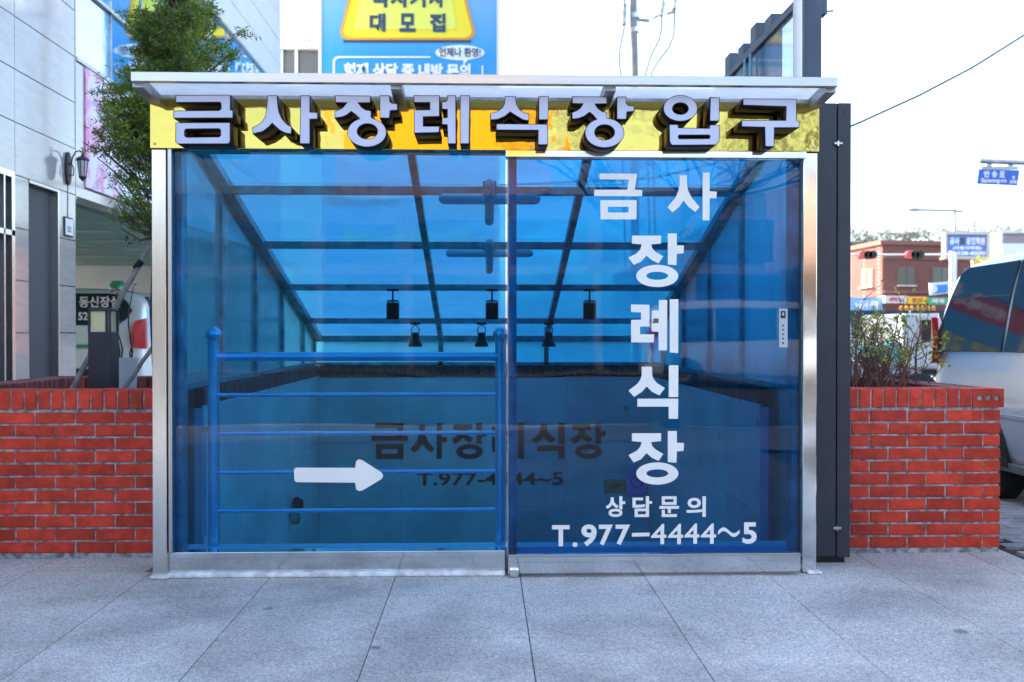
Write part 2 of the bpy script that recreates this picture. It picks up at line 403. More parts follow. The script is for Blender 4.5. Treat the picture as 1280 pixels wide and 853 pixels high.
part(MB().box((rx0, 2.02, 0), (rx1 - .19, 2.2, zc0)), 'back_wall', M_brickd, pr)
rowlock(pr, rx0, rx1 - .2, 2.01, zc0 + .004, zc1 - .003, m=M_brickd)
part(MB().box((rx0 + .01, WY + .12, .02), (rx1 - .195, 2.015, zc0 - .05)), 'soil', M_soil, pr)

# ------------------------------------------------------------------ entrance shelter
XL, XR = P(190, 450, 0).x, P(1021, 450, 0).x
ZR = 2.30; SL = .290                           # roof height at the front, slope
ZS0, ZS1 = P(600, 188.5, 0).z, 2.285           # sign panel bottom / top
sh = thing('entrance_shelter', 'blue glass and steel shelter over the underground stairway entrance', 'shelter')
zr = lambda y: 2.40 - SL * max(0, y)
def box2(x0, x1, y0, y1, z0, z1): return MB().box((x0, y0, z0), (x1, y1, z1))
pw = .068
part(box2(XL, XL + pw, 0, .10, .004, ZS0 - .002), 'post', M_steel, sh, bevel=.003, label='brushed steel left corner post')
part(box2(XR - pw, XR, 0, .10, .004, ZS0 - .002), 'post', M_steelm, sh, bevel=.003, label='mirror polished right corner post')
for a, c in ((XL - .006, XL + pw + .014), (XR - pw + .02, XR + .02)):
    part(MB().prism([(a, -.03, .0005), (c, -.03, .0005), (c, .02, .0005), (a, .02, .0005)], (0, 0, .016)), 'foot_sealant', M_caulk, sh, bevel=.006)
xm0, xm1 = P(632, 450, 0).x, P(646, 450, 0).x
zsill = P(600, 690, 0).z
# left sill panel + right door sill
part(box2(XL + pw, xm0 - .002, .025, .10, .02, zsill), 'sill_panel', M_steelm, sh, bevel=.002)
part(box2(XL + pw, xm0 - .002, -.012, .028, .0005, .022), 'sill_sealant', M_caulk, sh, bevel=.006)
part(box2(xm0 + .02, XR - pw - .002, .05, .12, .004, .07), 'threshold', M_steelm, sh, bevel=.002)
# narrow trim post on the left
a = P(212, 450, .02).x; c = P(216.5, 450, .02).x
part(box2(a, c, .0, .05, zsill, ZS0), 'trim_post', M_steelh, sh)
# fixed pane
part(box2(XL + pw, a - .001, .03, .036, zsill, ZS0), 'glass_pane', G_left, sh)
part(box2(c + .001, xm0, .03, .036, zsill, ZS0), 'glass_pane', G_left, sh)
# inner frame posts behind the glass
for xx in (P(224.5, 450, .12).x, P(992, 450, .12).x):
    part(box2(xx - .027, xx + .027, .07, .16, .02, ZS0), 'inner_post', M_frame, sh, bevel=.003)
part(box2(P(640, 450, .06).x - .022, P(640, 450, .06).x + .022, .045, .10, .02, ZS0), 'inner_post', M_frame, sh, bevel=.003)
# door track under the sign
a = P(633, 193, -.02)
part(box2(xm0, XR - pw, -.045, .03, ZS0 - .038, ZS0 - .003), 'door_track', M_steelm, sh, bevel=.004)
part(box2(P(637, 700, -.03).x, P(637, 700, -.03).x + .045, -.05, .02, .001, .05), 'floor_guide', M_steel, sh, bevel=.012)
# sliding door: pane, base rail, lettering
DY = -.022
dz1 = ZS0 - .04
zdb = P(800, 692, DY).z
xd0, xd1 = P(635, 450, DY).x, P(1000, 450, DY).x
door = part(box2(xd0, xd1, DY, DY + .008, zdb, dz1), 'sliding_door', G_door, sh)
part(box2(xd0 - .002, xd0 + .001, DY - .001, DY + .009, zdb, dz1), 'edge_trim', M_frame, door)
part(box2(xd1 - .004, xd1 + .004, DY - .003, DY + .012, zdb, dz1), 'edge_seal', M_dark, door)
part(box2(xd0, xd1, DY - .016, DY + .020, .018, zdb), 'base_rail', M_steelm, door, bevel=.002)
part(box2(xd0, xd1, DY - .018, DY - .0165, zdb - .012, zdb - .001), 'rail_lip', M_steelh, door)
VY = DY - .0015
def outline_part(name, loops, Y, thick, m, parent, offset=0):
    """loops in photo pixels traced from the photograph, made into a raised shape standing on plane Y"""
    L = [[(P(x, y, Y).x, P(x, y, Y).z) for x, y in lp] for lp in loops]
    me = curve_mesh(L, thick / 2, offset)
    for q in me.vertices: q.co = Vector((q.co.x, Y + thick / 2 - q.co.z, q.co.y))
    me.materials.clear(); me.materials.append(m)
    bm = bmesh.new(); bm.from_mesh(me); bmesh.ops.remove_doubles(bm, verts=bm.verts, dist=1e-5); bmesh.ops.recalc_face_normals(bm, faces=bm.faces); bm.to_mesh(me); bm.free()
    return link(name, me, parent)
def tf(lps, ox, oy, s): return [[(ox + x / s, oy + y / s) for x, y in lp] for lp in lps]
V = {}
V['geum'] = tf([[(138, 192), (472, 195), (450, 337), (518, 340), (516, 395), (90, 393), (92, 337), (385, 337), (398, 247), (138, 243)],
                [(145, 430), (468, 430), (466, 600), (148, 600)], [(212, 488), (396, 488), (396, 540), (212, 540)]], 730, 190, 7.111)
V['sa'] = tf([[(850, 207), (915, 207), (916, 290), (926, 345), (955, 405), (1027, 490), (990, 535), (930, 490), (885, 432), (845, 490), (787, 537), (743, 493), (815, 405), (840, 345), (850, 290)],
              [(1055, 185), (1117, 185), (1117, 350), (1180, 355), (1177, 412), (1117, 412), (1115, 610), (1055, 608)]], 730, 190, 7.111)
V['jang'] = tf([[(142, 70), (315, 70), (314, 117), (256, 122), (262, 145), (280, 165), (328, 193), (300, 234), (260, 215), (228, 188), (195, 225), (152, 243), (122, 200), (170, 175), (192, 150), (200, 122), (142, 117)],
                [(355, 57), (408, 57), (408, 127), (450, 128), (448, 175), (408, 178), (406, 245), (355, 241)], ell(292, 309, 125, 66), ell(292, 308, 65, 24)], 760, 280, 4.742)
V['rye'] = tf([[(137, 478), (246, 480), (246, 608), (190, 610), (190, 655), (274, 655), (272, 703), (137, 703), (137, 570), (196, 568), (196, 525), (137, 523)],
               [(302, 452), (351, 452), (350, 750), (300, 750), (300, 640), (260, 638), (260, 590), (300, 588), (300, 562), (260, 560), (260, 515), (302, 513)],
               [(366, 447), (417, 447), (416, 767), (366, 762)]], 760, 280, 4.742)
V['sik'] = tf([[(200, 88), (260, 88), (262, 140), (270, 162), (290, 185), (337, 215), (305, 258), (262, 238), (230, 205), (200, 238), (155, 267), (122, 230), (172, 192), (192, 165), (200, 140)],
               [(361, 80), (417, 80), (416, 268), (360, 268)], [(174, 278), (416, 278), (415, 397), (360, 397), (360, 325), (174, 325)]], 760, 440, 4.742)
V['jang2'] = [[(x, y + 247.0) for x, y in lp] for lp in V['jang']]
for k in ('geum', 'sa', 'jang', 'rye', 'sik', 'jang2'):
    outline_part('letter', V[k], VY, .0015, M_vinyl, door)
def vinyl(body, x0, x1, ytop, ybot, Y, m, parent, bold=.02, thick=.0012):
    a = P(x0, ybot, Y); b2 = P(x1, ytop, Y)
    return place_text('lettering', body, parent, m, (a.x, Y, a.z), (1, 0, 0), (0, 0, 1), b2.x - a.x, b2.z - a.z, bold, thick)
x = 757
for chh in '상담문의':
    vinyl(chh, x, x + 24.5, 620.5, 646.5, VY, M_vinyl, door, .028); x += 33.6
# the phone number, glyph by glyph at the photographed spacing
for chh, a, c, t, bt in (('T', 690, 712, 656.5, 683), ('.', 715.5, 722, 678, 684), ('9', 726.5, 746, 655.5, 683), ('7', 748.5, 766, 656, 682), ('7', 769.5, 787.5, 656, 681.5),
                         ('4', 814, 833, 655, 680.5), ('4', 835, 854, 655, 680.5), ('4', 855.5, 874, 654.5, 680), ('4', 876, 895, 654.5, 680), ('5', 928, 946, 653, 680)):
    vinyl(chh, a, c, t, bt, VY, M_vinyl, door, .010 if chh == '4' else .03)
outline_part('lettering', [[(790, 666.5), (812, 666), (812, 670.5), (790, 671)]], VY, .0015, M_vinyl, door)
top = [(897.5 + 27 * t, 665.5 - 4.2 * math.sin(2 * math.pi * t) + 1 - 2.0 * t) for t in [i / 14 for i in range(15)]]
outline_part('lettering', [[(x, y - 2.3) for x, y in top] + [(x, y + 2.3) for x, y in top[::-1]]], VY, .0015, M_vinyl, door)
# small vertical sticker on the door
st = outline_part('sticker', [[(974, 386), (984.5, 386), (984.5, 434.5), (974, 434.5)]], VY - .002, .003, mat('sticker_white', (.38, .42, .46), .5), door)
outline_part('sticker_mark', [[(976, 389), (982, 389), (982, 398), (976, 398)], ell(979, 392.8, 1.6, 2.2, n=12)], VY - .003, .001, M_dark, door)
for i in range(5): outline_part('sticker_mark', [[(978, 406 + i * 5.5), (980, 406 + i * 5.5), (980, 408 + i * 5.5), (978, 408 + i * 5.5)]], VY - .003, .001, M_dark, door)

# arrow on the fixed pane (rounded corners)
ar = [(370, 584.8), (444, 585), (445, 577), (448.5, 574.3), (453, 575.5), (477, 591), (479, 595), (477, 599), (453, 613.3), (448.5, 614), (445, 611.5), (444, 603.5), (371, 603), (368, 601), (367.5, 587)]
outline_part('arrow', [ar], .0285, .0014, M_vinyl, sh)

# roof: fascia, front overhang, rafters, cross bars, sheets
OV = -.27
fx0, fx1 = P(163, 97, OV).x, P(1048, 97, OV).x
fz0, fz1 = P(600, 105, OV).z, P(600, 93, OV).z
part(box2(fx0, fx1, OV, OV + .035, fz0, fz1), 'roof_fascia', M_steelh, sh, bevel=.003)
RX = [-1.52, -.40, .58, 1.52]
YB = [.0, 1.16, 2.02, 2.88, 3.74, 4.32]
for x in RX:
    e = -.055 if x < -1 else (.055 if x > 1 else 0)
    x_ = (XL + .02 if x < -1 else XR - .02 if x > 1 else x)
    part(MB().beam((x_, OV + .036, fz0 + .006), (x_, .02, ZR - .018), .05, .05), 'rafter_end', M_frame, sh, bevel=.002)
    part(MB().beam((x, .14, zr(.14) - .03), (x, 4.30, zr(4.30) - .03), .045, .055), 'rafter', M_frame, sh, bevel=.003)
for y in YB[1:5]:
    part(MB().box((-1.55, y - .022, zr(y) - .062), (1.55, y + .022, zr(y) - .012)), 'cross_bar', M_frame, sh, bevel=.003)
part(box2(-1.58, 1.58, 4.28, 4.33, zr(4.3) - .06, zr(4.3) - .005), 'end_beam', M_frame, sh)
part(box2(XL, XR, -.006, .10, ZS1 + .004, ZS1 + .02), 'head_beam', M_frame, sh)
part(box2(XL, XR, .065, .13, ZS0, ZS1 - .002), 'head_frame', M_frame, sh)
part(box2(XL, XR, .104, .135, ZS1, zr(.1) - .002), 'head_frame', M_frame, sh)
bx = [XL + .0, RX[1], RX[2], XR - .0]
for i in range(3):
    part(MB().prism([(bx[i] + .004, OV + .036, fz0 + .036), (bx[i + 1] - .004, OV + .036, fz0 + .036), (bx[i + 1] - .004, .10, ZR + .022), (bx[i] + .004, .10, ZR + .022)], (0, 0, .005)), 'roof_sheet', G_roof, sh)
    yy = [.10] + YB[1:]
    for j in range(5):
        y0, y1 = yy[j] + .003, yy[j + 1] - .003
        part(MB().prism([(bx[i] + .004, y0, zr(y0) + .003), (bx[i + 1] - .004, y0, zr(y0) + .003), (bx[i + 1] - .004, y1, zr(y1) + .003), (bx[i] + .004, y1, zr(y1) + .003)], (0, 0, .006)), 'roof_sheet', G_roof, sh)
ZP = zc1                                        # top of the low parapet under the side glass
for sgn in (-1, 1):
    X = 1.575 * sgn
    for y in YB[1:5]:
        part(MB().box((X - .022, y - .028, ZP), (X + .022, y + .028, zr(y) - .03)), 'side_post', M_frame, sh, bevel=.003)
    part(MB().box((X - .022, 4.27, ZP), (X + .022, 4.32, zr(4.3) - .03)), 'side_post', M_frame, sh)
    part(MB().box((X - .02, .16, ZP), (X + .02, 4.28, ZP + .03)), 'side_rail', M_frame, sh)
    part(MB().beam((X, .13, zr(.13) - .03), (X, 4.3, zr(4.3) - .03), .04, .05), 'side_head', M_frame, sh)
    yy = [.10] + YB[1:]
    for j in range(5):
        y0, y1 = yy[j] + .03, yy[j + 1] - .03
        if j == 0: part(MB().box((X, .13, .01), (X + .006 * sgn, .64, ZP - .002)), 'side_pane', G_side, sh)
        # panes run from the parapet to the sloping head
        part(MB().prism([(X, y0, ZP + .03), (X, y1, ZP + .03), (X, y1, zr(y1) - .055), (X, y0, zr(y0) - .055)], (.006 * sgn, 0, 0)), 'side_pane', G_side, sh)
for i in range(3):
    x0, x1 = RX[i] + .03, RX[i + 1] - .03
    part(box2(x0, x1, 4.30, 4.306, ZP + .03, zr(4.3) - .06), 'end_pane', G_side, sh)
for x in RX[1:3]: part(box2(x - .022, x + .022, 4.28, 4.32, ZP, zr(4.3) - .06), 'end_post', M_frame, sh)
part(box2(-1.55, 1.55, 4.28, 4.32, ZP, ZP + .028), 'end_rail', M_frame, sh)

# ------------------------------------------------------------------ gold sign with channel letters
sg = thing('sign_board', 'mirror gold sign board with raised block letters across the top of the entrance', 'sign', loc=(0, 0, ZS0))
part(box2(XL - .002, XR + .004, -.014, .06, ZS0, ZS1), 'gold_panel', M_gold, sg, bevel=.002)
for sx in (XL + .02, XR - .02):
    part(MB().lathe((sx, -.0145, ZS0 + .022), [(.006, 0), (.006, -.004), (.003, -.006)], 10, 'y'), 'screw', M_steelh, sg)
LY = -.155
H = []
H.append(('금', tf([[(92, 90), (532, 88), (532, 208), (552, 212), (552, 274), (75, 276), (75, 214), (440, 212), (455, 200), (455, 158), (445, 148), (92, 150)],
          [(92, 310), (530, 308), (530, 462), (515, 481), (108, 482), (90, 462)], [(178, 362), (440, 360), (452, 372), (452, 412), (440, 424), (178, 426), (165, 414), (165, 374)]], 205, 105, 6.4)))
H.append(('사', tf([[(828, 92), (905, 92), (912, 180), (922, 230), (945, 280), (985, 325), (1022, 345), (1018, 402), (968, 394), (925, 372), (890, 340), (865, 316), (838, 346), (790, 382), (710, 402), (705, 350), (750, 328), (785, 300), (808, 262), (820, 200)],
          [(1092, 92), (1168, 92), (1168, 225), (1230, 228), (1230, 282), (1168, 284), (1168, 480), (1085, 480)]], 205, 105, 6.4)))
H.append(('장', tf([[(88, 92), (372, 95), (372, 152), (275, 152), (300, 185), (335, 208), (378, 215), (378, 264)] + ell(343, 388, 158, 118, -74, 248, 40) + [(250, 245), (217, 222), (185, 248), (150, 264), (85, 275), (85, 218), (125, 205), (155, 185), (180, 152), (90, 150)],
          ell(347, 380, 80, 60), [(445, 92), (525, 92), (527, 140), (545, 155), (588, 158), (590, 212), (530, 215), (525, 275), (445, 275)]], 405, 105, 6.4)))
H.append(('례', tf([[(718, 92), (925, 92), (925, 262), (795, 265), (795, 338), (925, 338), (922, 390), (720, 395), (718, 208), (845, 206), (845, 150), (718, 150)],
          [(985, 92), (1055, 92), (1058, 480), (990, 480), (985, 328), (942, 326), (942, 272), (985, 268), (985, 205), (942, 203), (942, 145), (970, 142), (985, 128)],
          [(1088, 92), (1168, 92), (1162, 480), (1088, 480)]], 405, 105, 6.4)))
H.append(('식', tf([[(168, 98), (252, 98), (262, 165), (285, 205), (320, 228), (362, 238), (360, 298), (310, 288), (255, 255), (210, 226), (165, 262), (110, 285), (52, 290), (50, 235), (100, 222), (145, 192), (162, 160)],
          [(437, 98), (518, 98), (515, 288), (437, 288)], [(98, 318), (512, 322), (512, 488), (432, 488), (432, 372), (98, 370)]], 605, 105, 6.4)))
H.append(('장', tf([[(705, 100), (985, 102), (985, 160), (890, 162), (910, 195), (945, 220), (985, 228), (985, 271)] + ell(965, 392, 158, 120, -79, 246, 40) + [(870, 248), (845, 228), (800, 262), (755, 278), (705, 283), (702, 228), (745, 212), (772, 190), (790, 160), (705, 158)],
          ell(965, 388, 78, 60), [(1062, 102), (1138, 102), (1140, 160), (1160, 175), (1202, 175), (1202, 222), (1145, 225), (1138, 285), (1062, 283)]], 605, 105, 6.4)))
H.append(('입', tf([ell(243, 163, 115, 88), ell(243, 165, 52, 38), [(442, 88), (505, 90), (503, 250), (438, 248)],
          [(168, 270), (228, 270), (230, 292), (435, 296), (440, 272), (505, 274), (503, 385), (480, 408), (185, 410), (170, 385)], [(235, 342), (435, 342), (440, 350), (435, 364), (235, 366), (228, 352)]], 805, 105, 5.333)))
H.append(('구', tf([[(660, 98), (1018, 100), (1018, 245), (1038, 250), (1035, 293), (870, 293), (868, 420), (808, 418), (805, 290), (650, 286), (650, 243), (945, 243), (948, 152), (660, 143)]], 805, 105, 5.333)))
lo = Vector((0, 0, -ZS0))
for nm, L in H:
    b = outline_part('letter', L, LY, -(LY) - .016, M_black, sg); b.location = lo
    f = outline_part('letter_face', L, LY - .0022, .002, M_face, b, offset=-.0030)

# ------------------------------------------------------------------ railing behind the fixed pane
RY = .20
rl = thing('guard_railing', 'round steel guard railing with ball finials behind the fixed blue pane', 'railing')
M_rail = mat('painted_rail', (.62, .64, .67), .25, .75, var=.1)
zf = .11
xs = [P(267, 500, RY).x, P(626, 500, RY).x]
for x in xs:
    part(MB().tube([(x, RY, zf), (x, RY, 1.12)], .029, 16), 'post', M_rail, rl, smooth=True)
    part(MB().lathe((x, RY, 1.165), [(.04 * math.sin(R(a)) + .0005, -.04 * math.cos(R(a))) for a in range(0, 181, 15)], 20), 'ball_finial', M_rail, rl, smooth=True)
    part(MB().lathe((x, RY, 1.118), [(.02, 0), (.034, .004), (.034, .012), (.02, .016)], 16), 'collar', M_rail, rl, smooth=True)
part(MB().tube([(xs[0] + .02, RY, P(400, 446, RY).z), (xs[1], RY, P(400, 446, RY).z)], .0235, 14), 'top_rail', M_rail, rl, smooth=True)
for yv in (493.5, 541.5, 590, 638):
    z = P(450, yv, RY).z
    part(MB().tube([(xs[0] - .025, RY, z), (xs[1] + .02, RY, z)], .0105, 10), 'rail', M_rail, rl, smooth=True)
part(MB().tube([(xs[0] - .10, RY + .18, .12), (xs[0] - .10, RY + .18, .66), (xs[0] - .08, RY + .1, .69), (xs[0] - .03, RY + .02, .685)], .012, 8), 'side_bracket', M_rail, rl, smooth=True)

# ------------------------------------------------------------------ stairwell (below ground)
sw = thing('stairwell', 'grey stone lined stairwell going down under the shelter', 'stairwell', kind='structure')
part(box2(-1.585, 1.585, .125, .235, -.3, zf), 'landing', mat('landing_stone', (.62, .63, .62), .4, var=.08), sw, bevel=.004)
for i in range(14):
    y0 = .235 + .29 * i; z = zf - .165 * (i + 1)
    part(box2(-1.52, 1.52, y0, y0 + .33, z - .16, z), 'step', M_tile, sw, bevel=.004)
pm_ = {}
def panel_at(parent, x, y, z, sx, sz, rot, m=M_tile, name='wall_panel', t=.02):
    k = (round(sx, 3), round(sz, 3), m.name, t)
    if k not in pm_: pm_[k] = MB().box((-sx / 2, 0, -sz / 2), (sx / 2, t, sz / 2)).mesh(name, m)
    o = link(name, pm_[k], parent, (x, y, z)); o.rotation_euler = (0, 0, rot); return o
ZT = zc0 - .01; YE0 = .66
for r in range(6):
    z = ZT - .3 - .6 * r
    for c in range(4):
        panel_at(sw, -1.53 + .3825 + .765 * c, 4.29, z, .762, .597, 0)
    for c in range(5):
        sy = (4.29 - YE0) / 5
        panel_at(sw, -1.53, YE0 + sy * (c + .5), z, sy - .003, .597, R(90))
        panel_at(sw, 1.53, YE0 + sy * (c + .5), z, sy - .003, .597, R(-90))
for sgn in (-1, 1):
    part(MB().box((1.532 * sgn, YE0 - .004, -3.2), (1.66 * sgn, YE0 + .03, ZT)), 'wall_end', mat('wall_end_stone', (.5, .52, .52), .4, var=.08), sw, bevel=.003)
    part(MB().box((1.552 * sgn, YE0 + .04, -3.2), (1.66 * sgn, 4.4, ZT - .001)), 'wall_core', M_conc, sw)
    part(MB().box((1.60 * sgn, .45, -3.2), (1.66 * sgn, YE0 - .006, ZP - .002)), 'wall_core', mat('dark_brick_core', (.10, .035, .03), .8, var=.2), sw)
part(MB().box((-1.55, 4.312, -3.2), (1.55, 4.4, ZT - .001)), 'wall_core', M_conc, sw)
part(MB().box((-1.6, .2, -3.25), (1.6, 4.4, -3.2)), 'floor', M_tile, sw)
# low brick coping round the well, each brick a part
cp = thing('parapet_coping', 'dark red brick coping round the stairwell under the side glazing', 'coping')
for sgn in (-1, 1):
    part(MB().box((1.535 * sgn, .70, ZT + .001), (1.655 * sgn, 4.4, ZP - .008)), 'mortar', M_mortar, cp)
    rowlock(cp, YE0, 4.29, 1.592 * sgn, ZT + .012, ZP - .002, deep=.13, rot=True, m=M_brickd, face=-1 if sgn > 0 else 1)
    for y_ in [YE0 + .05 + .12 * i for i in range(30)]:
        pass
    part(MB().beam((1.535 * sgn, YE0, ZT + .004), (1.535 * sgn, 4.29, ZT + .004), .016, .022), 'sealant_line', M_caulk, cp)
part(MB().box((-1.52, 4.30, ZT + .001), (1.52, 4.4, ZP - .008)), 'mortar', M_mortar, cp)
rowlock(cp, -1.52, 1.52, 4.285, ZT + .012, ZP - .002, deep=.13, m=M_brickd)

# lettering on the back wall of the well
ws = thing('wall_lettering', 'black block lettering and phone number on the far wall of the stairwell', 'lettering', loc=(0, 4.28, 0))
BY = 4.284
M_inkb = mat('black_ink', (.004, .003, .003), .6)
def fit_outline(name, loops, x0, x1, ytop, ybot, Y, m, parent, thick=.004):
    xx = [p[0] for l in loops for p in l]; yy = [p[1] for l in loops for p in l]
    a0, a1, b0, b1 = min(xx), max(xx), min(yy), max(yy)
    L = [[(x0 + (x - a0) / (a1 - a0) * (x1 - x0), ytop + (y - b0) / (b1 - b0) * (ybot - ytop)) for x, y in lp] for lp in loops]
    return outline_part(name, L, Y, thick, m, parent)
for k, a, c in (('geum', 464, 510), ('sa', 513, 559), ('jang', 564, 608), ('rye', 615, 655), ('sik', 664, 706), ('jang', 713, 757)):
    o = fit_outline('letter', V[k], a, c, 529, 574, BY, M_inkb, ws); o.location = (0, -4.28, 0)
o = vinyl('T.977-4444~5', 521, 704, 590, 607.5, BY + .003, M_inkb, ws, .02, .003); o.location = (0, -4.28, 0)
def sticker(name, label, cat, x0, x1, y0, y1, Y, col, glyph, gcol):
    t = thing(name, label, cat, loc=(0, Y, 0))
    a = P(x0, y1, Y); c = P(x1, y0, Y)
    part(MB().box((a.x, Y - .004, a.z), (c.x, Y + .002, c.z)), 'plate', mat(name + '_plate', col, .4), t)
    m = mat(name + '_mark', gcol, .4)
    if glyph == 'wheel':
        cx, cy = (x0 + x1) / 2 + 1, (y0 + y1) / 2 - 1
        o = outline_part('symbol', [ell(cx - .5, cy + 2, 8, 8), ell(cx - .5, cy + 2, 6.2, 6.2)], Y - .006, .002, m, t); o.location = (0, -Y, 0)
        o = outline_part('symbol', [[(cx - 1.5, cy - 11), (cx + 1.5, cy - 11), (cx + 1.5, cy - 1), (cx + 6, cy), (cx + 8, cy + 8), (cx + 5.5, cy + 8), (cx + 4, cy + 2), (cx - 1.5, cy + 1)]], Y - .0082, .002, m, t); o.location = (0, -Y, 0)
    else:
        cx, cy = (x0 + x1) / 2, (y0 + y1) / 2
        o = outline_part('symbol', [[(cx - 8, cy + 2), (cx + 1, cy - 1), (cx, cy - 4), (cx + 7, cy - 2), (cx + 2, cy + 3), (cx + 2, cy + 1), (cx - 7, cy + 5)]], Y - .006, .002, m, t); o.location = (0, -Y, 0)
sticker('exit_sign', 'small green exit sign with an arrow on the stairwell back wall', 'sign', 755, 783, 600, 616, 4.278, (.05, .28, .10), 'a', (.02, .03, .02))
sticker('access_sign', 'blue wheelchair access sign on the stairwell back wall behind the door lettering', 'sign', 783, 808, 584, 619, 4.278, (.05, .30, .75), 'wheel', (.02, .05, .3))

# ------------------------------------------------------------------ lamps under the roof
for idx, (y, hw, lab) in enumerate(((1.05, .30, 'nearer and larger cross-shaped tube lamp hung under the shelter roof'), (1.98, .30, 'farther and smaller cross-shaped tube lamp under the shelter roof'))):
    zt = P(613, 249 if idx == 0 else 317, y).z
    xc = P(612, 250, y).x
    t = thing('cross_lamp', lab, 'lamp', 'cross-shaped lamps under the roof', loc=(xc, y, zt))
    def pill(a, b_, r): 
        a = Vector(a); b_ = Vector(b_); d = (b_ - a).normalized(); L = (b_ - a).length
        ks = [0, .3, .6, .85, 1]
        pts = [a + d * r * (1 - math.cos(k * math.pi / 2)) for k in ks] + [b_ - d * r * (1 - math.cos(k * math.pi / 2)) for k in ks[::-1]]
        rr = [max(.002, r * math.sin(k * math.pi / 2)) for k in ks] + [max(.002, r * math.sin(k * math.pi / 2)) for k in ks[::-1]]
        return MB().tube(pts, rr, 12)
    part(pill((xc - hw, y, zt), (xc + hw, y, zt), .032 if idx == 0 else .026), 'tube_cover', M_cross, t, smooth=True)
    # second tube slopes with the roof
    part(pill((xc, y - .30, zt + .085 - .03), (xc, y + .30, zt - .075 - .03), .029 if idx == 0 else .026), 'tube_cover', M_cross, t, smooth=True)
    part(MB().box((xc - .04, y - .03, zt + .01), (xc + .04, y + .03, zr(y) - .03)), 'mount', M_frame, t)
def pendant(px, ytop, y, kind, lab, grp):
    c = P(px, ytop, y); ztp = zr(y) - .063
    t = thing('spot_lamp', lab, 'lamp', grp, loc=(c.x, y, ztp))
    if kind == 'can':
        part(MB().lathe((c.x, y, ztp - .015), [(.045, 0), (.05, .005), (.05, .015)], 16), 'canopy', M_dark, t, smooth=True)
        part(MB().tube([(c.x, y, ztp - .015), (c.x, y, ztp - .09)], .007, 8), 'stem', M_dark, t)
        part(MB().lathe((c.x, y, ztp - .235), [(.044, 0), (.05, .008), (.05, .14), (.04, .15)], 20), 'can', M_dark, t, smooth=True)
        part(MB().lathe((c.x, y, ztp - .108), [(.051, 0), (.051, .012), (.02, .022)], 20), 'cap', M_steel, t, smooth=True)
    else:
        part(MB().lathe((c.x, y, ztp - .02), [(.04, 0), (.046, .008), (.046, .02)], 16), 'canopy', M_dark, t, smooth=True)
        part(MB().tube([(c.x - .03, y, ztp - .1), (c.x - .035, y, ztp - .05), (c.x, y, ztp - .02), (c.x + .035, y, ztp - .05), (c.x + .03, y, ztp - .1)], .005, 6), 'bracket', M_dark, t)
        part(MB().lathe((c.x, y, ztp - .21), [(.062, 0), (.058, .02), (.034, .075), (.034, .11), (.02, .125)], 18), 'shade', M_dark, t, smooth=True)
pendant(491, 362, 2.84, 'can', 'leftmost black can spotlight under the shelter roof', 'can spotlights under the roof')
pendant(615, 362, 2.84, 'can', 'middle black can spotlight under the roof, beside the door edge', 'can spotlights under the roof')
pendant(737, 362, 2.84, 'can', 'rightmost black can spotlight, seen through the sliding door', 'can spotlights under the roof')
pendant(519, 402, 3.70, 'cone', 'left cone-shaded black spotlight near the back of the shelter roof', 'cone spotlights under the roof')
pendant(602, 402, 3.70, 'cone', 'middle cone-shaded black spotlight near the back of the roof', 'cone spotlights under the roof')
pendant(686, 402, 3.70, 'cone', 'right cone-shaded black spotlight beside the rafter behind the door', 'cone spotlights under the roof')
# small plug-in fitting on the well wall low down
t = thing('wall_socket', 'small dark pipe fitting and plug low on the stairwell wall behind the rails', 'fitting', loc=PX(367, -1.51, 640))
c = PX(367, -1.51, 640)
part(MB().lathe((-1.51, c.y + .05, c.z + .04), [(.07, 0), (.07, .03), (.05, .045), (.05, .06), (.03, .065)], 14, 'x'), 'flange', M_inkb, t)
part(MB().lathe((-1.51, c.y - .05, c.z - .04), [(.05, 0), (.05, .05), (.02, .06)], 12, 'x'), 'plug', mat('dull_brass', (.25, .3, .2), .3, .8), t)

# ------------------------------------------------------------------ charcoal post box right of the shelter
cx0, cx1 = P(1022, 400, .2).x + .01, P(1063, 400, .2).x
cz = P(1045, 129, .2).z; xs_ = P(1046, 400, .2).x
ch_ = thing('folding_shutter', 'tall charcoal metal shutter box standing between the entrance and the right planter', 'shutter')
part(box2(cx0 - .02, xs_ - .002, .2, .34, .035, cz), 'panel', M_char, ch_, bevel=.003)
part(box2(xs_ + .002, cx1, .196, .36, .03, cz), 'panel', M_char, ch_, bevel=.003)
for yv in (180, 660):
    z = P(1045, yv, .2).z
    part(box2(xs_ - .02, xs_ + .022, .185, .2, z - .006, z + .006), 'hinge', M_steelh, ch_, bevel=.002)
    part(MB().lathe((xs_, .19, z - .012), [(.006, 0), (.006, .024)], 8), 'hinge_pin', M_steelh, ch_)
for px, py in ((1056, 140), (1045, 428)):
    c = P(px, py, .19); part(MB().lathe((c.x, .197, c.z), [(.005, 0), (.005, -.004)], 8, 'y'), 'screw', M_dark, ch_)
part(box2(cx0, cx1 - .02, .22, .34, 0, .036), 'foot', M_dark, ch_)
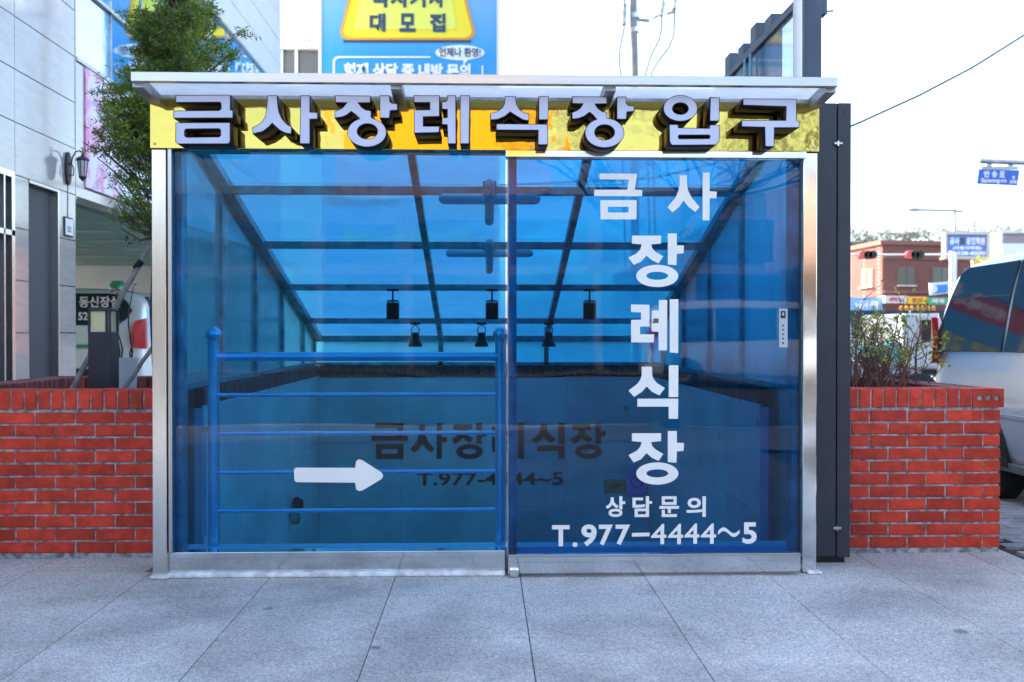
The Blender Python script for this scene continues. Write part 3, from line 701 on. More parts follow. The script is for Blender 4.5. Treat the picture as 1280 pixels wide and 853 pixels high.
# ------------------------------------------------------------------ left building (stone clad, runs away along Y)
W = -3.6
def yz(px, py): 
    v = PX(px, W, py); return v.y, v.z
YC = yz(95, 400)[0]                               # end of the stone front, start of the car port
YEND = yz(350, 300)[0]
lb = thing('clad_building', 'tall stone clad building on the left with mirrored glass band and open car port', 'building', loc=(W, YC, 0))
def lpart(mb, name, m, **k): return part(mb, name, m, lb, **k)
TOPZ = 15
lpart(MB().box((W - 7, -3.0, 2.40), (W - .06, YEND, TOPZ)), 'core_wall', M_conc)
lpart(MB().box((W - 7, -3.0, 0), (W - .06, YC - .02, 2.40)), 'core_wall', mat('dark_core', (.05, .05, .06), .6))
stone_m = {}
def xpanel(y0, y1, z0, z1, m, name, t=.035, gap=.004, x=None):
    k = (round(y1 - y0, 2), round(z1 - z0, 2), m.name)
    if k not in stone_m:
        sy, sz = (y1 - y0) / 2 - gap, (z1 - z0) / 2 - gap
        stone_m[k] = MB().box((-t, -sy, -sz), (0, sy, sz)).mesh(name, m)
    o = link(name, stone_m[k], lb); xx = W if x is None else x
    o.location = Vector((xx + random.uniform(-.0012, .0012), (y0 + y1) / 2, (z0 + z1) / 2)) - lb.location
    o.rotation_euler = (0, random.uniform(-.0015, .0015), random.uniform(-.0015, .0015)); return o
RZ = .405; ZD = 2.375
yv = yz(19.5, 400)[0]; yd0 = yz(17.5, 400)[0]; yd1 = yz(36.5, 400)[0]; yd2 = yz(73, 400)[0]
# upper stone courses
for r in range(0, 9):
    z0 = ZD + .015 + RZ * r
    for (a, c) in ((-2.9, -1.8), (-1.8, -.7), (-.7, yv - 1.98), (yv - 1.98, yv - .99), (yv - .99, yv), (yv, YC)):
        xpanel(a, c, z0, z0 + RZ, M_stone, 'stone_panel')
for r in range(6):
    z0 = ZD + .015 - RZ * (r + 1)
    for (a, c) in ((-2.9, -1.9), (-1.9, -.8), (-.8, .3), (yd0 + .002, yd1), (yd2 + .02, YC)):
        xpanel(a, c, z0, z0 + RZ, M_stone, 'stone_panel')
    xpanel(yd1 + .01, yd2 - .02, z0, z0 + RZ, M_bgran, 'granite_panel', x=W - .10)
lpart(MB().box((W - .12, yd2 - .012, 0), (W + .006, yd2 + .012, ZD + .01)), 'edge_trim', M_steel)
lpart(MB().box((W - .12, yd1 + .004, ZD - .012), (W + .006, yd2 - .013, ZD + .012)), 'edge_trim', M_steelh)
lpart(MB().box((W - .12, YC - .002, ZD - .02), (W + .004, YC + .014, TOPZ - 1)), 'corner_return', M_stone)
lpart(MB().box((W - .6, YC + .0, 0), (W - .01, YC + .02, ZD - .02)), 'jamb', M_bgran)
# stainless framed entrance glazing
z_d = yz(10, 213)[1]
dr = lpart(MB().box((W - .09, .32, 0), (W - .07, yd0 - .05, z_d - .05)), 'entrance_glazing', M_win)
for a, c, d, e in ((.30, yd0, z_d - .045, z_d), (.30, yd0, yz(8, 290)[1] - .02, yz(8, 290)[1] + .02), (yd0 - .05, yd0, 0, z_d - .046), (yd0 - .17, yd0 - .15, 0, z_d - .046), (.30, .35, 0, z_d - .046), (1.3, 1.36, 0, z_d - .046)):
    part(MB().box((W - .065, a, d), (W + .012, c, e)), 'glazing_bar', M_steel, dr); 
for o in dr.children: o.location = (0, 0, 0)
lpart(MB().box((W - .06, .3, z_d + .001), (W - .01, yd0, ZD + .014)), 'lintel', M_stone)
# car port opening
lpart(MB().box((W - .25, YC + .02, 2.385), (W + .0, 14.5, 2.47)), 'car_port_beam', M_stone)
lpart(MB().box((W - 8, YC + .02, 2.36), (W - .26, 12.6, 2.385)), 'car_port_ceiling', M_green)
for i in range(7):  # rows of flat pale green panels just below the darker ceiling
    for j in range(4):
        x = W - 1.1 - 1.15 * j; y = YC + 1.5 + 1.2 * i
        lpart(MB().box((x - .38, y - .13, 2.352), (x + .38, y + .13, 2.359)), 'ceiling_panel', mat('pale_green_panel', (.22, .34, .30), .4))
lpart(MB().box((W - 8, 12.6, -.02), (W, 12.8, 2.38)), 'car_port_wall', M_cream)
lpart(MB().box((W - 3.4, 12.54, 1.35), (W - 2.1, 12.6, 2.05)), 'back_window', M_win)
# flower banner over the car port beam
ban = bpy.data.materials.new('flower_banner'); ban.use_nodes = True; nt = ban.node_tree; L_ = nt.links.new; bsd = nt.nodes['Principled BSDF']
geo = nn(nt, 'ShaderNodeNewGeometry'); sp = nn(nt, 'ShaderNodeSeparateXYZ'); L_(geo.outputs['Position'], sp.inputs[0])
def blobs(scale, lo, hi):
    n = nn(nt, 'ShaderNodeTexNoise', i_Scale=scale, i_Detail=5.0, i_Roughness=.6); L_(geo.outputs['Position'], n.inputs['Vector'])
    r = nn(nt, 'ShaderNodeMapRange'); r.inputs[1].default_value = lo; r.inputs[2].default_value = hi; L_(n.outputs[0], r.inputs[0]); return r.outputs[0]
yr = nn(nt, 'ShaderNodeMapRange'); yr.inputs[1].default_value = YC + .1; yr.inputs[2].default_value = YC + 1.7; yr.inputs[3].default_value = .34; yr.inputs[4].default_value = -.25; L_(sp.outputs[1], yr.inputs[0])
def mixc(fac, a, b):
    m_ = nn(nt, 'ShaderNodeMix', data_type='RGBA'); L_(fac, m_.inputs[0])
    if isinstance(a, tuple): m_.inputs[6].default_value = (*a, 1)
    else: L_(a, m_.inputs[6])
    m_.inputs[7].default_value = (*b, 1); return m_.outputs[2]
f1 = nn(nt, 'ShaderNodeMath', operation='ADD', use_clamp=True); L_(blobs(4.5, .42, .6), f1.inputs[0]); L_(yr.outputs[0], f1.inputs[1])
f1b = nn(nt, 'ShaderNodeMath', operation='MULTIPLY', use_clamp=True); L_(f1.outputs[0], f1b.inputs[0])
yr2 = nn(nt, 'ShaderNodeMapRange'); yr2.inputs[1].default_value = YC + 1.3; yr2.inputs[2].default_value = YC + .5; L_(sp.outputs[1], yr2.inputs[0]); L_(yr2.outputs[0], f1b.inputs[1])
c1 = mixc(f1b.outputs[0], (.80, .82, .88), (.75, .22, .45))
f2 = nn(nt, 'ShaderNodeMath', operation='MULTIPLY', use_clamp=True); L_(blobs(8, .58, .62), f2.inputs[0]); f2.inputs[1].default_value = .8
c2 = mixc(f2.outputs[0], c1, (.45, .30, .65)); L_(c2, bsd.inputs['Base Color']); bsd.inputs['Roughness'].default_value = .3
MATS['flower_banner'] = ban
y_b = yz(106, 300)[0]; z_b = yz(95, 73)[1]
lpart(MB().box((W - .05, y_b, 2.49), (W + .012, YEND - .4, z_b - .03)), 'flower_banner', ban)
lpart(MB().box((W - .05, YC + .02, 2.475), (W, y_b - .01, z_b - .03)), 'stone_panel', M_stone)
# mirrored glass band
zg0, zg1, zg2 = z_b, yz(122, 0)[1], yz(255, 0)[1]
yy = [YC + .015]; step = yz(140.5, 300)[0] - YC
while yy[-1] < YEND - .3: yy.append(yy[-1] + step)
gi = 0
for a, c in zip(yy[:-1], yy[1:]):
    for z0, z1 in ((zg0 + .02, zg1 - .02), (zg1 + .02, zg2 - .02)):
        o = xpanel(a + .012, min(c, YEND) - .012, z0, z1, M_mirr, 'glass_panel', t=.02, gap=0, x=W - .02)
        o.rotation_euler = (random.uniform(-.003, .003), random.uniform(-.004, .004), random.uniform(-.006, .006))
for z in (zg0, zg1, zg2 - .005): lpart(MB().box((W - .05, YC + .016, z - .018), (W + .012, YEND, z + .018)), 'glazing_bar', M_steelh)
for a in yy[1:-1]: lpart(MB().box((W - .045, a - .009, zg0 + .02), (W - .006, a + .009, zg2 - .03)), 'glazing_bar', M_frame)
# white cladding above
for r in range(12):
    z0 = zg2 + .02 + .42 * r
    for a, c in ((YC + .02, YC + 4.1), (YC + 4.1, YEND)):
        xpanel(a, c, z0, z0 + .42, M_white, 'cladding_panel', t=.04, gap=.005)
lpart(MB().box((W - 7, YEND + .0, 0), (W - .001, YEND + .06, TOPZ)), 'end_wall', M_white)

# ------------------------------------------------------------------ lantern, plaque
ly_, lz_ = yz(83.5, 208)
ln = thing('wall_lantern', 'small dark ornate carriage lantern on a scrolled arm on the stone wall', 'lantern', loc=(W, ly_, lz_))
M_iron = mat('bronze_iron', (.05, .035, .035), .45, .6, var=.3, vscale=40)
part(MB().prism([(W + .002, ly_ + .055 * math.cos(a) * 1.0, lz_ - .02 + .145 * math.sin(a)) for a in [i * math.pi / 8 for i in range(16)]], (.022, 0, 0)), 'back_plate', M_iron, ln, bevel=.006)
ax = W + .135
s_path = [(W + .015, ly_, lz_ + .00), (W + .04, ly_, lz_ + .03), (W + .05, ly_, lz_ + .08), (W + .075, ly_, lz_ + .125), (W + .115, ly_, lz_ + .135), (ax, ly_, lz_ + .12), (ax + .003, ly_, lz_ + .155), (ax - .012, ly_, lz_ + .16)]
part(MB().tube(s_path, .006, 8), 'scroll_arm', M_iron, ln, smooth=True)
part(MB().tube([(W + .04, ly_, lz_ + .03), (W + .06, ly_, lz_ - .03), (W + .055, ly_, lz_ - .08), (W + .03, ly_, lz_ - .085), (W + .03, ly_, lz_ - .065)], .005, 8), 'scroll_arm', M_iron, ln, smooth=True)
part(MB().lathe((ax, ly_, lz_), [(.004, .12), (.012, .105), (.014, .09), (.05, .068), (.058, .05), (.05, .046)], 8), 'lamp_cap', M_iron, ln)
part(MB().lathe((ax, ly_, lz_), [(.044, .046), (.028, -.09)], 8), 'lamp_glass', mat('lantern_glass', (.45, .45, .48), .15), ln)
for k in range(8):
    a = (k + .0) * math.pi / 4
    part(MB().beam((ax + .045 * math.cos(a), ly_ + .045 * math.sin(a), lz_ + .047), (ax + .029 * math.cos(a), ly_ + .029 * math.sin(a), lz_ - .09), .006, .006), 'rib', M_iron, ln)
part(MB().lathe((ax, ly_, lz_), [(.034, -.088), (.030, -.105), (.012, -.118), (.004, -.13)], 8), 'lamp_base', M_iron, ln)
py_, pz_ = yz(84.5, 284)
pq = thing('number_plaque', 'small white framed number plaque on the stone pier below the lantern', 'plaque', loc=(W, py_, pz_))
part(MB().box((W + .001, py_ - .085, pz_ - .085), (W + .012, py_ + .085, pz_ + .085)), 'frame', M_iron, pq, bevel=.01)
part(MB().box((W + .0125, py_ - .072, pz_ - .07), (W + .015, py_ + .072, pz_ + .07)), 'plate', M_pot, pq)
o = place_text('lettering', '52', pq, M_iron, (W + .0155, py_ - .035, pz_ - .045), (0, 1, 0), (0, 0, 1), .07, .05, .02, .001); o.location = -pq.location
wc = MB().tube([(W + .004, py_, pz_ + .085), (W + .004, py_ + .004, lz_ - .16)], .004, 6); part(wc, 'cable', M_frame, pq)

# ------------------------------------------------------------------ far front-facing white block + big blue banner
BD = 19.2 - 4.63
fb = thing('office_block', 'white building end wall with a small sliding window beside the big blue banner', 'building', loc=(-2, BD + .4, 0))
x0 = P(330, 0, BD + .4).x - 2
WX0, WX1 = P(350, 60, BD + .4).x, P(404, 60, BD + .4).x; WZ0, WZ1 = P(350, 96, BD + .4).z, P(350, 60, BD + .4).z
xe = P(617, 50, BD + .4).x
for a, c, d, e in ((x0, WX0, 0, 12), (WX0, xe, 0, WZ0), (WX0, xe, WZ1, 12), (WX1, xe, WZ0, WZ1)):
    part(MB().box((a, BD + .4, d), (c, BD + 6, e)), 'wall', M_conc, fb)
part(MB().box((WX0, BD + .5, WZ0), (WX1, BD + .54, WZ1)), 'window', mat('grey_window', (.10, .12, .14), .15), fb)
for xx in (WX0 + .02, P(365, 70, BD).x, WX1 - .02): part(MB().box((xx - .03, BD + .43, WZ0), (xx + .03, BD + .5, WZ1)), 'window_frame', M_white, fb)
part(MB().box((WX0 - .05, BD + .36, WZ1 - .02), (WX1, BD + .5, WZ1 + .05)), 'window_head', M_white, fb)
bb = thing('banner', 'huge sky blue wall banner with a yellow panel and dark Korean lettering above the roof', 'banner', loc=(-1.5, BD, 1.2))
bx0, bx1 = P(402, 50, BD).x, P(621, 50, BD).x
grad = bpy.data.materials.new('banner_print'); grad.use_nodes = True; nt = grad.node_tree; L_ = nt.links.new; bsd = nt.nodes['Principled BSDF']
geo = nn(nt, 'ShaderNodeNewGeometry'); sp = nn(nt, 'ShaderNodeSeparateXYZ'); L_(geo.outputs['Position'], sp.inputs[0])
r = nn(nt, 'ShaderNodeMapRange'); r.inputs[1].default_value = P(500, 70, BD).z; r.inputs[2].default_value = P(500, -10, BD).z; L_(sp.outputs[2], r.inputs[0])
cr = nn(nt, 'ShaderNodeValToRGB'); cr.color_ramp.elements[0].color = (.025, .31, .66, 1); cr.color_ramp.elements[1].color = (.19, .43, .68, 1); L_(r.outputs[0], cr.inputs[0])
L_(cr.outputs[0], bsd.inputs['Base Color']); bsd.inputs['Roughness'].default_value = .4; MATS['banner_print'] = grad
def bpart(mb, name, m, **k): return part(mb, name, m, bb, **k)
bpart(MB().box((bx0, BD, 1.2), (bx1, BD + .05, 9.4)), 'sheet', grad)
for xx in (bx0 - .03, bx1 + .03): bpart(MB().box((xx - .03, BD - .03, 1.2), (xx + .03, BD + .07, 9.45)), 'frame_edge', M_white)
def bout(name, loops, dy, m): 
    o = outline_part(name, loops, BD - dy, .004, m, bb); o.location = -bb.location; return o
M_or = mat('orange_print', (.85, .33, .02), .4); M_ye = mat('yellow_print', (.90, .72, .02), .4); M_yl = mat('pale_yellow_print', (.78, .80, .12), .4)
M_navy = mat('navy_print', (.03, .06, .12), .4); M_wp = mat('white_print', (.8, .82, .85), .4); M_rp = mat('red_print', (.50, .03, .08), .4); M_yp = mat('lettering_yellow', (.85, .75, .08), .4)
def trap(x0, x1, xt0, xt1, yb, yt, rr):
    return [(xt0, yt), (x0, yb - rr), (x0 + rr * .25, yb - rr * .4), (x0 + rr, yb), (x1 - rr, yb), (x1 - rr * .25, yb - rr * .4), (x1, yb - rr), (xt1, yt)]
bout('yellow_panel', [trap(425, 594, 450, 568, 50, -60, 9)], .012, M_or)
bout('yellow_panel', [trap(429, 590, 453, 565, 47.5, -58, 8)], .02, M_ye)
bout('yellow_panel', [trap(443, 570, 458, 557, 37, -50, 3)], .028, M_yl)
bout('panel_shadow', [[(429, 50.5), (589, 50.5), (589, 53.3), (429, 53.3)]], .012, M_navy)
def btext(body, x0, x1, yt, yb, m, dy=.036, bold=.03):
    a = P(x0, yb, BD - dy); c = P(x1, yt, BD - dy)
    o = place_text('lettering', body, bb, m, (a.x, BD - dy, a.z), (1, 0, 0), (0, 0, 1), c.x - a.x, c.z - a.z, bold, .004); o.location = -bb.location; return o
for chh, xa in (('대', 462), ('모', 499.5), ('집', 537)): btext(chh, xa, xa + 20, 17, 40, M_navy, bold=.045)
for chh, xa in (('택', 464), ('시', 488), ('기', 512), ('사', 536)): btext(chh, xa, xa + 20, -14, 9.5, M_navy, bold=.045)
bout('bubble', [ell(575, 66, 31, 9.5), ], .012, M_wp)
bout('bubble', [[(579, 74), (586, 74), (579, 82)]], .010, M_wp)
btext('언제나 환영!', 549, 601, 60, 71, M_navy, .02, .02)
bout('line_print', [[(416, 96), (416, 76), (419, 71.5), (424, 70.5), (538, 70.5), (538, 72.5), (425, 72.5), (420.5, 74), (418.5, 77), (418.5, 96)]], .012, M_wp)
bout('line_print', [[(602, 82), (604, 82), (604, 96), (602, 96)]], .012, M_wp)
btext('현재 상담 중 내방 문의', 430, 588, 80, 97, M_wp, .012, .05)
# lower half, seen only mirrored in the van window
bpart(MB().box((bx0, BD - .01, 3.70), (bx1, BD, 4.15)), 'red_band', M_rp)
for body, zz, m_, hh in (('개인택시 면허 상담', 3.80, M_wp, .24), ('무료 교육 즉시 채용', 2.85, M_yp, .40), ('상담 문의', 4.55, M_wp, .30)):
    o = place_text('lettering', body, bb, m_, (bx0 + .4, BD - .012, zz), (1, 0, 0), (0, 0, 1), 2.6, hh, .03, .004); o.location = -bb.location

# ------------------------------------------------------------------ vehicles
def make_van(name, label, cat, loc, rotz, L=5.1, Wd=1.92, H=1.93, body=(.55, .57, .6), win=None, spec=None, group=None, zlow=.28, wl=1.46):
    """van built along +X (front), origin on the ground at its centre; rounded shell, raked windows, wheels"""
    t = thing(name, label, cat, group, loc=loc); t.rotation_euler = (0, 0, rotz)
    mb_ = mat(name + '_paint_%d' % (sum(body) * 1000), body, .22, .25, coat=.8)
    r_, f_ = -L / 2, L / 2
    # cross sections along x: (x, z bottom, z top, half width at belt)
    secs = [(r_, .48, 1.02, .86), (r_ + .04, .36, 1.62, .93), (r_ + .12, .30, H - .12, .96), (r_ + .32, .27, H - .03, .985), (r_ + 1.0, .27, H, 1), (0, .27, H, 1),
            (f_ - 2.0, .27, H - .01, 1), (f_ - 1.55, .27, H - .10, 1), (f_ - .95, .27, 1.32, .99), (f_ - .75, .27, 1.16, .98), (f_ - .3, .28, 1.02, .95), (f_ - .08, .32, .88, .88), (f_, .42, .70, .80)]
    vs = []; fs = []; n = 0
    def half(x, zb, zt, k):
        hw = Wd / 2 * k; belt = min(1.08, zt - .12)
        top_in = .13 * max(0, (zt - 1.1)) / .8
        pr = [(hw - .10, zb), (hw - .03, zb + .04), (hw, zb + .16), (hw + .005, (zb + belt) / 2), (hw - .005, belt)]
        pr += [(hw - .01 - top_in * .55, belt + (zt - belt) * .55), (hw - .03 - top_in, zt - .10), (hw - .08 - top_in, zt - .035), (hw - .22 - top_in, zt)]
        return pr
    for s in secs:
        h = half(*s); ring = [(s[0], y, z) for y, z in h] + [(s[0], -y, z) for y, z in h[::-1]]
        n = len(ring); vs += ring
    for i in range(len(secs) - 1):
        for k in range(n): fs.append((i * n + k, i * n + (k + 1) % n, (i + 1) * n + (k + 1) % n, (i + 1) * n + k))
    fs += [tuple(range(n)), tuple((len(secs) - 1) * n + k for k in range(n))]
    m_ = MB(); m_.add(vs, fs)
    bo = link('body', m_.mesh('body', mb_), t); ss = bo.modifiers.new('s', 'SUBSURF'); ss.levels = ss.render_levels = 2; 
    for p in bo.data.polygons: p.use_smooth = True
    # side glass follows the raked side
    def side_y(z): 
        belt = 1.08; top_in = .13 * (H - 1.1) / .8
        if z <= belt: return Wd / 2 + .004
        q = (z - belt) / (H - belt)
        return Wd / 2 - .006 - (.01 + top_in * .55) * min(q / .55, 1) - (top_in * .45 + .02) * max(0, (q - .55) / .40) 
    wins = win or [[(r_ + .20, 1.12), (r_ + .17, 1.24), (r_ + .36, 1.70), (r_ + .46, 1.74), (r_ + wl, 1.745), (r_ + wl, 1.10), (r_ + .26, 1.09)],
                   [(r_ + wl + .04, 1.10), (r_ + wl + .04, 1.745), (r_ + 2.85, 1.74), (r_ + 2.85, 1.10)], [(r_ + 2.97, 1.10), (r_ + 2.97, 1.73), (f_ - 1.68, 1.70), (f_ - 1.12, 1.22), (f_ - 1.10, 1.10)]]
    for wn_ in wins:
        for s in (-1, 1):
            # split into a lower and an upper strip so the pane bends with the body
            zm = 1.08 + (H - 1.08) * .55
            poly = []
            for i, (x, z) in enumerate(wn_):
                x2, z2 = wn_[(i + 1) % len(wn_)]; poly.append((x, z))
                if (z - zm) * (z2 - zm) < 0: q = (zm - z) / (z2 - z); poly.append((x + (x2 - x) * q, zm))
            lo_ = [p for p in poly if p[1] <= zm + 1e-6]; up_ = [p for p in poly if p[1] >= zm - 1e-6]
            pm2 = MB()
            for pl_ in (lo_, up_):
                pm2.prism([(x, s * (side_y(z) - .012), z) for x, z in pl_], (0, s * .02, 0))
            pm2.build('window', M_vwin, t, bevel=.003)
    # rear and front glass
    MB().prism([(r_ - .012, -.66, 1.15), (r_ - .012, .66, 1.15), (r_ + .075, .60, 1.70), (r_ + .075, -.60, 1.70)], (.05, 0, 0)).build('rear_window', M_vwin, t, bevel=.004)
    MB().prism([(f_ - .90, -.80, 1.28), (f_ - .90, .80, 1.28), (f_ - 1.50, .68, 1.80), (f_ - 1.50, -.68, 1.80)], (.03, 0, .035)).build('windscreen', M_vwin, t, bevel=.004)
    for x in (r_ + .86, f_ - .98):
        for s in (-1, 1):
            wh = MB().lathe((x, s * (Wd / 2 - .11), .32), [(.20, -.1 * s), (.30, -.1 * s), (.325, -.07 * s), (.325, .07 * s), (.30, .1 * s), (.2, .1 * s)], 28, 'y').build('wheel', M_rubber, t, smooth=True)
            MB().lathe((x, s * (Wd / 2 - .01), .32), [(.205, -.02 * s), (.205, .012 * s), (.17, 0), (.06, .012 * s), (.03, .02 * s)], 20, 'y').build('rim', M_steel, wh, smooth=True)
            arch = [(x + .40 * math.cos(a), .30 + .42 * math.sin(a)) for a in [i * math.pi / 14 for i in range(15)]]
            MB().prism([(ax_, s * (Wd / 2 - .15), az) for ax_, az in arch], (0, s * .157, 0)).build('wheel_arch', M_rubber, t)
    MB().box((r_ - .05, -Wd / 2 + .10, .36), (r_ + .12, Wd / 2 - .10, .60)).build('rear_bumper', mb_, t, bevel=.04, seg=3)
    MB().box((f_ - .10, -Wd / 2 + .16, .34), (f_ + .03, Wd / 2 - .16, .56)).build('front_bumper', mb_, t, bevel=.04, seg=3)
    for s in (-1, 1):
        MB().prism([(r_ - .012, s * (Wd / 2 - .10), .98), (r_ + .16, s * (Wd / 2 - .035), 1.0), (r_ + .20, s * (Wd / 2 - .03), 1.14), (r_ + .13, s * (Wd / 2 - .045), 1.36), (r_ + .0, s * (Wd / 2 - .12), 1.40)], (0, s * .055, 0)).build('tail_light', M_red, t, bevel=.008)
        MB().box((f_ - .22, s * (Wd / 2 - .32), .68), (f_ - .02, s * (Wd / 2 - .10), .84)).build('headlight', M_pot, t, bevel=.03)
    MB().box((r_ + .3, -Wd / 2 - .0, .27), (f_ - .3, Wd / 2 + .0, .335)).build('sill_trim', mat('grey_trim', (.12, .12, .13), .5), t, bevel=.01)
    return t
M_vwin = mat('vehicle_glass', (.02, .028, .034), .04, spec=.35)
# silver van on the right, parked along the drive with its tail away from the camera
vs_w = 1.92; vx = 3.62 + vs_w / 2
vy_tail = PX(1156, 3.62).y
sv = make_van('silver_van', 'silver passenger van parked along the driveway right of the brick planter', 'van', (vx, vy_tail - 2.55, -.06), R(-90), H=1.85, wl=1.15, body=(.52, .55, .61))
for s_ in (1, -1):
    for xx in (.10, 1.32): MB().box((xx, s_ * .948, .42), (xx + .005, s_ * .9645, 1.06)).build('door_gap', M_dark, sv)
    for xx in (-.02, 1.2): MB().box((xx - .20, s_ * .96, .93), (xx, s_ * .985, .955)).build('door_handle', M_pot, sv, bevel=.008)
    MB().box((-2.35, s_ * .955, .64), (2.1, s_ * .972, .672)).build('side_moulding', mat('silver_moulding', (.40, .42, .47), .4), sv, bevel=.004)
# white van in the car port, side on, tail to the right
VD = 8.55
c = P(187, 400, VD)
wv = make_van('white_van', 'white hearse van with black lettered side window and green stripe in the car port', 'van', (c.x - 2.62, VD + .96, -.02), R(180), H=1.84, body=(.74, .77, .78),
              win=[[(-2.36, 1.50), (-2.28, 1.62), (-2.18, 1.71), (-2.05, 1.74), (1.2, 1.74), (1.2, 1.30), (-2.16, 1.30), (-2.28, 1.38)]])
for yy_ in (1,):
    o = MB().box((-2.2, .962, .99), (1.9, .972, 1.04)).build('green_stripe', mat('green_print', (.02, .25, .12), .4), wv)
for body, xx, zz, wd_, hh in (('동신장실', -1.32, 1.545, 1.0, .15), ('52', -1.14, 1.37, .28, .11)):
    me = text_mesh(body, .02); xs2 = [q.co.x for q in me.vertices]; ys2 = [q.co.y for q in me.vertices]
    a0, a1, b0, b1 = min(xs2), max(xs2), min(ys2), max(ys2)
    x_left = P(96 if body != '52' else 96, 400, VD).x; x_right = P(147 if body != '52' else 108, 400, VD).x
    for q in me.vertices:
        wx = x_left + (q.co.x - a0) / (a1 - a0) * (x_right - x_left); wz = zz + (q.co.y - b0) / (b1 - b0) * hh
        q.co = Vector((-(wx - wv.location.x), -( (VD + (.085 if wz > 1.5 else .055)) - wv.location.y - (.012 if q.co.z > 0 else .006)), wz))
    me.materials.clear(); me.materials.append(M_vinyl); link('lettering', me, wv)
for xx in (-2.0, -1.2): MB().lathe((xx, .45, 1.82), [(.11, 0), (.11, .05), (.07, .11)], 14).build('roof_light', mat('green_lens', (.02, .35, .15), .2, coat=.5), wv, smooth=True)

# ------------------------------------------------------------------ planter contents, left
bl = thing('bollard_lamp', 'square black bollard lamp with a cream lens standing in the left planter', 'lamp', loc=P(124, 488, 1.0))
a = P(110, 490, .92); c = P(138, 385, .92); wd_ = c.x - a.x
Y0 = .92
zl0, zl1 = P(120, 415, Y0).z, P(120, 389, Y0).z
part(MB().box((a.x, Y0, .74), (c.x, Y0 + wd_, zl0)), 'column', M_char, bl, bevel=.003)
part(MB().box((a.x + .012, Y0 + .012, zl0), (c.x - .012, Y0 + wd_ - .012, zl1)), 'lens', mat('cream_lens', (.70, .64, .36), .3), bl)
part(MB().box((a.x, Y0, zl1), (c.x, Y0 + wd_, c.z)), 'cap', M_char, bl, bevel=.003)
xs_p = P(131.5, 400, Y0).x
for x_, y_ in ((a.x, Y0), (c.x - .011, Y0), (a.x, Y0 + wd_ - .011), (c.x - .011, Y0 + wd_ - .011), (xs_p, Y0)):
    part(MB().box((x_, y_ - .001, zl0 - .001), (x_ + .011, y_ + .011, zl1 + .001)), 'corner_post', M_char, bl)
pt = thing('plant_pot', 'tall white plastic pot holding bare twigs behind the left brick planter edge', 'pot', loc=P(155, 495, 1.45))
c = P(155, 447, 1.45); rp = P(172, 447, 1.45).x - c.x
part(MB().lathe((c.x, 1.45, c.z), [(rp * .80, -.36), (rp * .97, -.02), (rp * 1.03, -.02), (rp * 1.03, 0), (rp * .92, 0), (rp * .9, -.05)], 28), 'pot', M_pot, pt, smooth=True)
part(MB().lathe((c.x, 1.45, c.z - .05), [(rp * .9, -.01), (rp * .9, 0)], 20), 'soil', M_soil, pt)
tw = MB()
for (x_, yt, xo) in ((145, 365, -6), (164, 358, 2), (150, 400, 3), (166, 415, -1)):
    b0 = Vector((c.x + (x_ - 155) * .004, 1.45, c.z - .04)); b1 = P(x_, yt, 1.45)
    pts = [b0.lerp(b1, q) + Vector((.012 * math.sin(q * 7 + x_), .01 * math.cos(q * 5), 0)) for q in [i / 6 for i in range(7)]]
    tw.tube(pts, [.007 - .004 * q / 6 for q in range(7)], 6)
part(tw, 'twig', M_bark, pt)
lf = MB()
for i in range(9):
    p = P(random.choice([143, 147, 163, 166]), random.uniform(352, 372), 1.45); 
    d = Vector((random.uniform(-1, 1), random.uniform(-1, 1), random.uniform(-.3, 1))).normalized() * .03; s = d.orthogonal().normalized() * .01
    lf.add([p, p + d * .5 + s, p + d, p + d * .5 - s], [(0, 1, 2, 3)])
part(lf, 'dry_leaf', mat('dry_leaf', (.20, .07, .04), .7), pt)
for lab, a, c, rr in (('long slanting grey timber stake propping the pine across the left planter', (86, 495), (190, 300), .017), ('short grey timber stake low behind the white pot', (152, 492), (192, 432), .013)):
    t = thing('tree_stake', lab, 'stake', loc=P(a[0], a[1], 1.2))
    p0, p1 = P(a[0], a[1], 1.15), P(c[0], c[1], 1.35)
    pts = [p0.lerp(p1, q / 6) + Vector((0, 0, .004 * math.sin(q * 2.1))) for q in range(7)]
    part(MB().tube([p0 + (p0 - p1) * .1] + pts, rr, 9), 'pole', M_wood, t, smooth=True)
    if rr > .015: part(MB().tube([pts[5] + Vector((-.02, 0, -.02)), pts[5] + Vector((.02, 0, .03))], .022, 8), 'strap', M_rubber, t)

